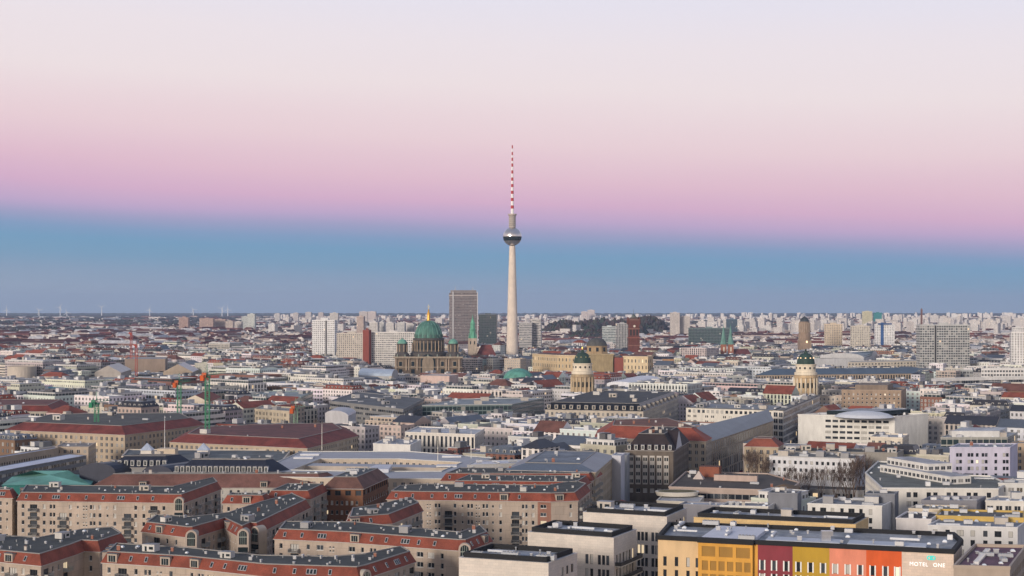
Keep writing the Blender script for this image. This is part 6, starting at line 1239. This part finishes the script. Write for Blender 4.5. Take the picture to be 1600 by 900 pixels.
def houseparts(P, h, r, near, px=800, big=False):
    west = px < 520
    "returns wall, roof and rooftop builders for one town house"
    wi = r.choice((0, 1, 2, 3, 4, 4, 5, 6, 7, 8, 9, 0, 10, 10, 11)); wt = tuple(c*r.uniform(.9, 1.08) for c in WALLS[wi]); fac = FACS[r.randrange(len(FACS))]
    w = MB(); walluv(w, P, 0, h, fac, wt, r.uniform(2.8, 4), r.uniform(3.0, 3.6)); rf = MB(); top = []; k = r.random(); zc = h; T = P
    L0, L1 = dist(P[0], P[1]), dist(P[1], P[2]); small = min(L0, L1) < 8
    if big: k = r.choice((.1, .1, .6)) if not west else r.choice((.1, .45)); fac = r.choice(('facade_ribbon', 'facade_grid', 'facade_wide', 'facade_punched', 'facade_glass'))
    if k < (.36 if west else .46) or small:
        rt, rn = ROOFS[r.randrange(len(ROOFS))]; desc = '%s flat roof' % rn
        ringroof(rf, P, h, r.uniform(.4, 1.0), .4, 'trim', tuple(min(.75, c*1.08) for c in wt), .12); rf.face([(p[0], p[1], h+.03) for p in P], 'flat_roof', rt); zc = h+.03
    elif k < (.52 if west else .68):
        rt, rn = ROOFS[r.randrange(len(ROOFS))]; desc = 'attic under %s roof' % rn; ringroof(rf, P, h, .9, .3, 'trim', wt, .1); rf.face([(p[0], p[1], h+.03) for p in P], 'flat_roof', (.36, .36, .37))
        Q = offset(P, 2.2)
        if area(Q) > 20:
            a = MB(); walluv(a, Q, h+.03, h+3.2, 'facade_wide' if r.random() < .6 else 'facade_glass', (.68, .67, .66) if r.random() < .6 else wt, 3, 3); ringroof(a, Q, h+3.2, .25, .3, 'trim', (.6, .6, .6), .35); a.face([(p[0], p[1], h+3.22) for p in Q], 'flat_roof', rt); top.append(('attic', a)); zc = h+3.24; T = Q
    elif k < (.88 if west else .80):
        tt, rn = TILES[r.choice((0, 1, 2, 3, 4, 0) if west else (2, 2, 3, 3, 4, 0, 2, 3))]; desc = '%s mansard roof' % rn; mh = r.uniform(2.6, 4.4); O = offset(P, -.35); I = offset(P, r.uniform(1.4, 3.2))
        rf.face([(p[0], p[1], h) for p in reversed(O)], 'trim', wt); rf.loft(O, O, h, h+.25, 'trim', wt); rf.loft(O, I, h+.25, h+mh, 'tile_roof' if rn in ('red', 'dark red', 'brown') else 'metal_roof', tt); rf.face([(p[0], p[1], h+mh) for p in I], 'flat_roof', ROOFS[r.randrange(3)][0]); zc = h+mh; T = I
        d = []
        for ei in (0, 1):
            a, b = P[ei], P[ei+1]; L = dist(a, b); n = int(L/4)
            if n < 1: continue
            dx, dy = (b[0]-a[0])/L, (b[1]-a[1])/L
            for i in range(n):
                q = lerp(a, b, (i+.5)/n); d = MB(); d.obox((q[0]-dy*1.3, q[1]+dx*1.3), (dx, dy), (-dy, dx), 1.5, 1.8, h+.6, h+2.4, 'trim', (.55, .53, .5)); d.obox((q[0]-dy*.36, q[1]+dx*.36), (dx, dy), (-dy, dx), .9, .06, h+.9, h+2.2, 'dark_glass', (0, 0, 0)); top.append(('dormer', d))
    else:
        tt, rn = TILES[r.choice((0, 1, 3, 4, 2, 2, 3) if not west else (0, 1, 1, 4, 0, 3))]; desc = '%s pitched roof' % rn; hiproof(rf, P, h, min(L0, L1)*r.uniform(.22, .4), 'tile_roof' if rn in ('red', 'dark red', 'brown') else 'metal_roof', tt, r.choice((0, 0, .5)), .4, wt); T = None
    if T and area(T) > 40:
        for i in range(r.randint(6, 13) if big else r.choice((1, 2, 2, 3, 4)) if not near else r.choice((2, 3, 4, 5))):
            u, v = r.uniform(.15, .85), r.uniform(.25, .75); q = lerp(lerp(T[0], T[1], u), lerp(T[3], T[2], u), v); m_ = MB(); g = r.choice(((.6, .6, .6), (.42, .42, .44), (.2, .21, .22), (.5, .46, .4), (.1, .1, .11), (.68, .68, .68))); sx, sy, sz = r.choice(((4, 3, 2.4), (2, 2, 1.6), (6, 3.4, 2.8), (1.2, .7, 1.8), (3, 1.6, 1.3), (1.4, 1.4, .6), (9, 2.2, 1.5), (2.2, 9, 1.2)) if big else ((4, 3, 2.4), (2, 2, 1.6), (6, 3.4, 2.8), (1.2, .7, 1.8), (3, 1.6, 1.3), (1.4, 1.4, .6)))
            m_.obox(q, E, NN, sx, sy, zc, zc+sz, 'trim', g); m_.obox(q, E, NN, sx*1.06, sy*1.06, zc+sz, zc+sz+.12, 'trim', tuple(c*.8 for c in g)); top.append((r.choice(('roof_plant', 'stair_head')) if sx > 3 else 'chimney' if sx < 1.5 and sz > 1 else 'roof_box', m_))
    return wi, desc, w, rf, top
def merge(dst, src):
    k = len(dst.v); dst.v += src.v; 
    for f in src.f: dst.f.append(tuple(i+k for i in f))
    for m_ in src.m:
        n = src.names[m_]
        if n not in dst.names: dst.names.append(n)
        dst.m.append(dst.names.index(n))
    dst.t += src.t; dst.uv += src.uv
CANDS = []
def plan_city():
    r = random.Random(5); so, to = 0, 0
    def grid(s, t): return (s*E[0]+t*NN[0], s*E[1]+t*NN[1])
    s = 300.0
    while s < 3900:
        bs = r.uniform(62, 92); t = -2600.0
        while t < 2600:
            bt = r.uniform(80, 150); x, y = grid(s+bs/2, t+bt/2)
            if 520 < y < 2750 and abs(x) < .345*y+60:
                base = r.uniform(18, 23.5); dep = r.uniform(13, 17); row = []; rot = R(r.uniform(-4, 4)); gc = grid(s+bs/2, t+bt/2)
                def run(s0, s1, t0, t1, along, big=False, k=1.0, lo=14, hi=38):
                    a = (t0 if along == 't' else s0); b = (t1 if along == 't' else s1)
                    while a < b-6:
                        L = min(r.uniform(lo, hi), b-a)
                        if b-a-L < 9: L = b-a
                        if r.random() > .05: row.append(((s0, s1, a, a+L) if along == 't' else (a, a+L, t0, t1))+(big, k))
                        a += L
                ty = r.random(); m1 = s+bs*.5; j_ = .12
                if ty < .34:       # modern offices filling the block
                    w = bs*r.uniform(.4, .5); run(s, s+w, t, t+bt, 't', True, r.uniform(.9, 1.1), 36, 75); run(s+w+r.uniform(6, 12), s+bs, t, t+bt, 't', True, r.uniform(.85, 1.08), 30, 70)
                else:
                    run(s, s+dep, t, t+bt, 't'); run(s+bs-dep, s+bs, t, t+bt, 't'); run(s+dep+j_, s+bs-dep-j_, t, t+dep, 's'); run(s+dep+j_, s+bs-dep-j_, t+bt-dep, t+bt, 's')
                    u = t+dep+8
                    while u < t+bt-dep-14:       # wings and sheds in the yards
                        run(s+dep+j_, s+bs-dep-j_-r.uniform(0, 14), u, u+10, 's', False, r.choice((.95, .9, .6, .3, .2)), 12, 26); u += r.uniform(17, 26)
                for (a, b, c_, d, big, kf) in row:
                    P = [grid(a, d), grid(a, c_), grid(b, c_), grid(b, d)]; cr_, sr_ = math.cos(rot), math.sin(rot); P = [(gc[0]+(p[0]-gc[0])*cr_-(p[1]-gc[1])*sr_, gc[1]+(p[0]-gc[0])*sr_+(p[1]-gc[1])*cr_) for p in P]; q = cen(P)
                    if q[1] < 560 or (scr(q[0], q[1], 0)[0] < 400 and q[1] < 830) or (scr(q[0], q[1], 0)[0] < 700 and q[1] < 750) or abs(q[0]) > .34*q[1]+12 or any(occupied(p) for p in P+[q]+[lerp(P[i], P[(i+1) % 4], .5) for i in range(4)]): continue
                    x0 = min(scr(p[0], p[1], 0)[0] for p in P); x1 = max(scr(p[0], p[1], 0)[0] for p in P); h = (base+r.uniform(-2.5, 2)+(r.random() < .05)*r.uniform(3, 8))*kf; dm = min(p[1] for p in P); mh = maxh(x0, x1, dm)-4.5
                    if mh < 5: continue
                    CANDS.append((q[1], P, min(h, mh), big))
            t += bt+r.uniform(13, 20)
        s += bs+r.uniform(13, 22)
    CANDS.sort(key=lambda c: c[0])
plan_city()
print('CANDS', len(CANDS))
def fill_city():
    r = random.Random(77); mass = MB(); n = 0
    for y, P, h, big in CANDS:
        wi, desc, w, rf, top = houseparts(P, h, r, n < 270, 800+F*cen(P)[0]/y, big)
        if n < 270:
            c = cen(P); root = thing('office_building' if big else 'town_house', '', 'office building' if big else 'town house', (c[0], c[1], drop(y)), 'offices of the inner city' if big else 'town houses of the inner city'); root['_d'] = (WN[wi]+(' office' if big else ' house'), desc); w.build('wall', root, (c[0], c[1], 0)); ro = rf.build('roof', root, (c[0], c[1], 0))
            for nm, m_ in top:
                m_.build(nm, root, (c[0], c[1], 0))
            n += 1
        else:
            for m_ in [w, rf]+[t[1] for t in top]: merge(mass, m_)
    o = mass.build('city_blocks'); struct(o, 'stuff'); o['label'] = 'dense mass of town houses in the middle distance'
fill_city(); street_trees()
# ------------------------------------------------------------------ far city, woods, hill
def far_city():
    r = random.Random(9); mb = MB(); tr = MB(); y = 2550.0
    W2 = [(.66, .63, .62), (.72, .68, .66), (.50, .42, .39), (.70, .68, .67), (.36, .30, .28), (.56, .49, .46), (.26, .14, .12), (.70, .65, .62)]
    R2 = [(.12, .04, .04), (.17, .055, .05), (.08, .04, .045), (.5, .5, .52), (.10, .10, .12), (.05, .055, .07), (.64, .64, .66), (.12, .08, .08)]
    while y < 13500:
        half = .345*y+60; x = -half; step = 14+y*.0042
        while x < half:
            px = 800+F*x/y; L = r.choice((r.uniform(9, 28), r.uniform(9, 28), r.uniform(30, 95)))*(1+y/9000); q = (x, y+r.uniform(-step/2, step/2)); g = drop(q[1])
            left = px < 380
            woods = noise2(x/900, y/1100)
            if (left and y > 6500) or woods > .62:
                p = .1
            else: p = .78 if y < 6000 else .66
            if r.random() < p and not (q[1] < 3700 and occupied(q)):
                hh = r.uniform(11, 21) if y < 5000 else r.uniform(10, 22)
                if y > 4200 and px > 420 and r.random() < .08+.08*(px > 1080): hh = r.uniform(24, 44 if px < 1080 else 56); L = r.uniform(12, 44)
                wm = maxh(px-F*L/y/2, px+F*L/y/2, q[1])
                if wm < hh+5: hh = wm-6
                if hh > 4:
                    a = r.choice((TH, TH, TH+math.pi/2, TH+math.pi/2, r.uniform(0, 3))); ux = (math.sin(a), math.cos(a)); uy = (-ux[1], ux[0]); wd = r.uniform(10, 15); wt = r.choice(W2 if hh < 25 else [W2[0], W2[1], W2[3], W2[7]]); rt = r.choice(R2 if left or r.random() < .35 else R2[3:7])
                    P = [(q[0]+i*ux[0]*L/2+j*uy[0]*wd/2, q[1]+i*ux[1]*L/2+j*uy[1]*wd/2) for i, j in ((-1, -1), (1, -1), (1, 1), (-1, 1))]
                    fac = 'facade_punched' if y < 9000 else 'wall'
                    for i in range(4):
                        a_, b_ = P[i], P[(i+1) % 4]
                        if (b_[0]-a_[0]) < -.5*dist(a_, b_) : continue
                        nu = max(1, round(dist(a_, b_)/3.6)); nf = max(1, round(hh/3.2)); mb.face([(a_[0], a_[1], g-2), (b_[0], b_[1], g-2), (b_[0], b_[1], g+hh), (a_[0], a_[1], g+hh)], fac, wt, [(0, 0), (nu, 0), (nu, nf), (0, nf)])
                    if hh < 23 and r.random() < (.6 if left else .3): hiproof(mb, P, g+hh, r.uniform(3, 6), 'tile_roof', r.choice(R2[:4]), r.choice((0, .5)), .3, wt)
                    else:
                        mb.face([(p_[0], p_[1], g+hh) for p_ in P], 'flat_roof', rt)
                        if r.random() < .6: mb.obox(q, ux, uy, 5+L*.1, 4, g+hh, g+hh+2.6, 'wall', wt, bottom=False)
            elif r.random() < .75 and not (q[1] < 3700 and occupied(q)) and maxh(px-3, px+3, q[1]) > 18:
                s = r.uniform(8, 14)*(1+y/9000); clump(tr, q, g, s*1.4, min(17, s*.9)+r.uniform(0, 4), r)
            x += L*.72+r.uniform(2, 20)*(1+y/9000)
        y += step*1.25
    struct(mb.build('distant_city'), 'stuff')
    # a belt of far woods on the horizon
    y = 7000
    while y < 34000:
        half = .345*y; x = -half
        while x < half:
            px = 800+F*x/y; s = y*.004
            if r.random() < (.85 if px < 420 or y > 13500 else .25): clump(tr, (x, y+r.uniform(-y*.01, y*.01)), drop(y), s*1.9, r.uniform(12, 20)+(y > 20000)*8, r)
            x += s*1.7
        y *= 1.022
    struct(tr.build('distant_woods'), 'stuff')
def noise2(x, y):
    def h(i, j): 
        v = math.sin(i*127.1+j*311.7)*43758.5453; return v-math.floor(v)
    i, j = math.floor(x), math.floor(y); fx, fy = x-i, y-j; fx = fx*fx*(3-2*fx); fy = fy*fy*(3-2*fy)
    return (h(i, j)*(1-fx)+h(i+1, j)*fx)*(1-fy)+(h(i, j+1)*(1-fx)+h(i+1, j+1)*fx)*fy
def clump(mb, q, g, w, h, r):
    "one irregular tuft of crowns: a lumpy faceted mound"
    n = 7; t = (.055*r.uniform(.6, 1.3), .05*r.uniform(.7, 1.2), .045); rings = []
    for k, (f, z) in enumerate(((1, 0), (1.08, .45), (.7, .82), (.25, 1.0))):
        rings.append([(q[0]+w/2*f*r.uniform(.75, 1.2)*math.cos(6.283*i/n), q[1]+w/2*f*r.uniform(.75, 1.2)*math.sin(6.283*i/n), g-1+h*z*r.uniform(.82, 1.12)) for i in range(n)])
    for a, b in zip(rings[:-1], rings[1:]):
        for i in range(n): j = (i+1) % n; mb.face([a[i], a[j], b[j], b[i]], 'foliage', t)
    mb.face(rings[-1], 'foliage', t)
far_city()
def hill():
    D = 4700; k = D/F; tr = MB(); r = random.Random(4)
    for cx, w, top, yy in ((950, 150, 494, D), (1010, 70, 491, D+120), (985, 50, 497, D-400), (880, 60, 497, D+60), (925, 80, 510, 3900)):
        kk = yy/F; H = HC-(top-YH)*kk-22-drop(yy); X0 = (cx-800)*kk; ww = w*kk/2
        for i in range(260):
            u, v = r.uniform(-1, 1), r.uniform(-1, 1)
            if u*u+v*v > 1: continue
            z = max(H*(1-(u*u+v*v))**.6, 0); q = (X0+u*ww, yy+v*180); clump(tr, q, drop(yy), 34, z+r.uniform(10, 17), r)
    o = tr.build('wooded_hill'); struct(o, 'stuff')
hill()
# ------------------------------------------------------------------ labels of the look-alikes
def autolabels():
    used = {}
    for o, _ in THINGS:
        if o.get('_d'):
            x, y = o.location[0], o.location[1]; px = 800+F*x/y; py = YH+F*(HC-21)/y
            best = min(LM.items(), key=lambda kv: abs(kv[1][0]-px)*1.0+abs(kv[1][1]-py)*.6); dx = px-best[1][0]
            rel = ('left of' if dx < -12 else 'right of' if dx > 12 else 'in front of'); far_ = 'far ' if abs(dx) > 90 else 'just ' if abs(dx) < 40 and rel != 'in front of' else ''
            o['_r'] = '%s%s the %s' % (far_, rel, best[0]); o['_p'] = (px, py); wn, desc = o['_d']; base = '%s, %s, %s' % (wn, desc, o['_r']); used.setdefault(base, []).append(o)
    words = ['first', 'second', 'third', 'fourth', 'fifth', 'sixth', 'seventh', 'eighth', 'ninth', 'tenth']
    for b, os_ in used.items():
        os_.sort(key=lambda o: -o['_p'][1])
        for i, o in enumerate(os_): o['label'] = b if len(os_) == 1 else '%s nearest %s' % (words[min(i, 9)], b) if i else 'nearest '+b
        for o in os_:
            for k in ('_d', '_r', '_p'): del o[k]
    for grp, noun in (('far residential towers', 'far residential tower'), ('bare winter trees in the streets', 'bare winter tree')):
        pass
autolabels()
for o_, _ in THINGS:
    n_ = len(o_['label'].split())
    if n_ > 16 or n_ < 4: print('LBL', n_, o_['label'])
build_ground(); build_haze()
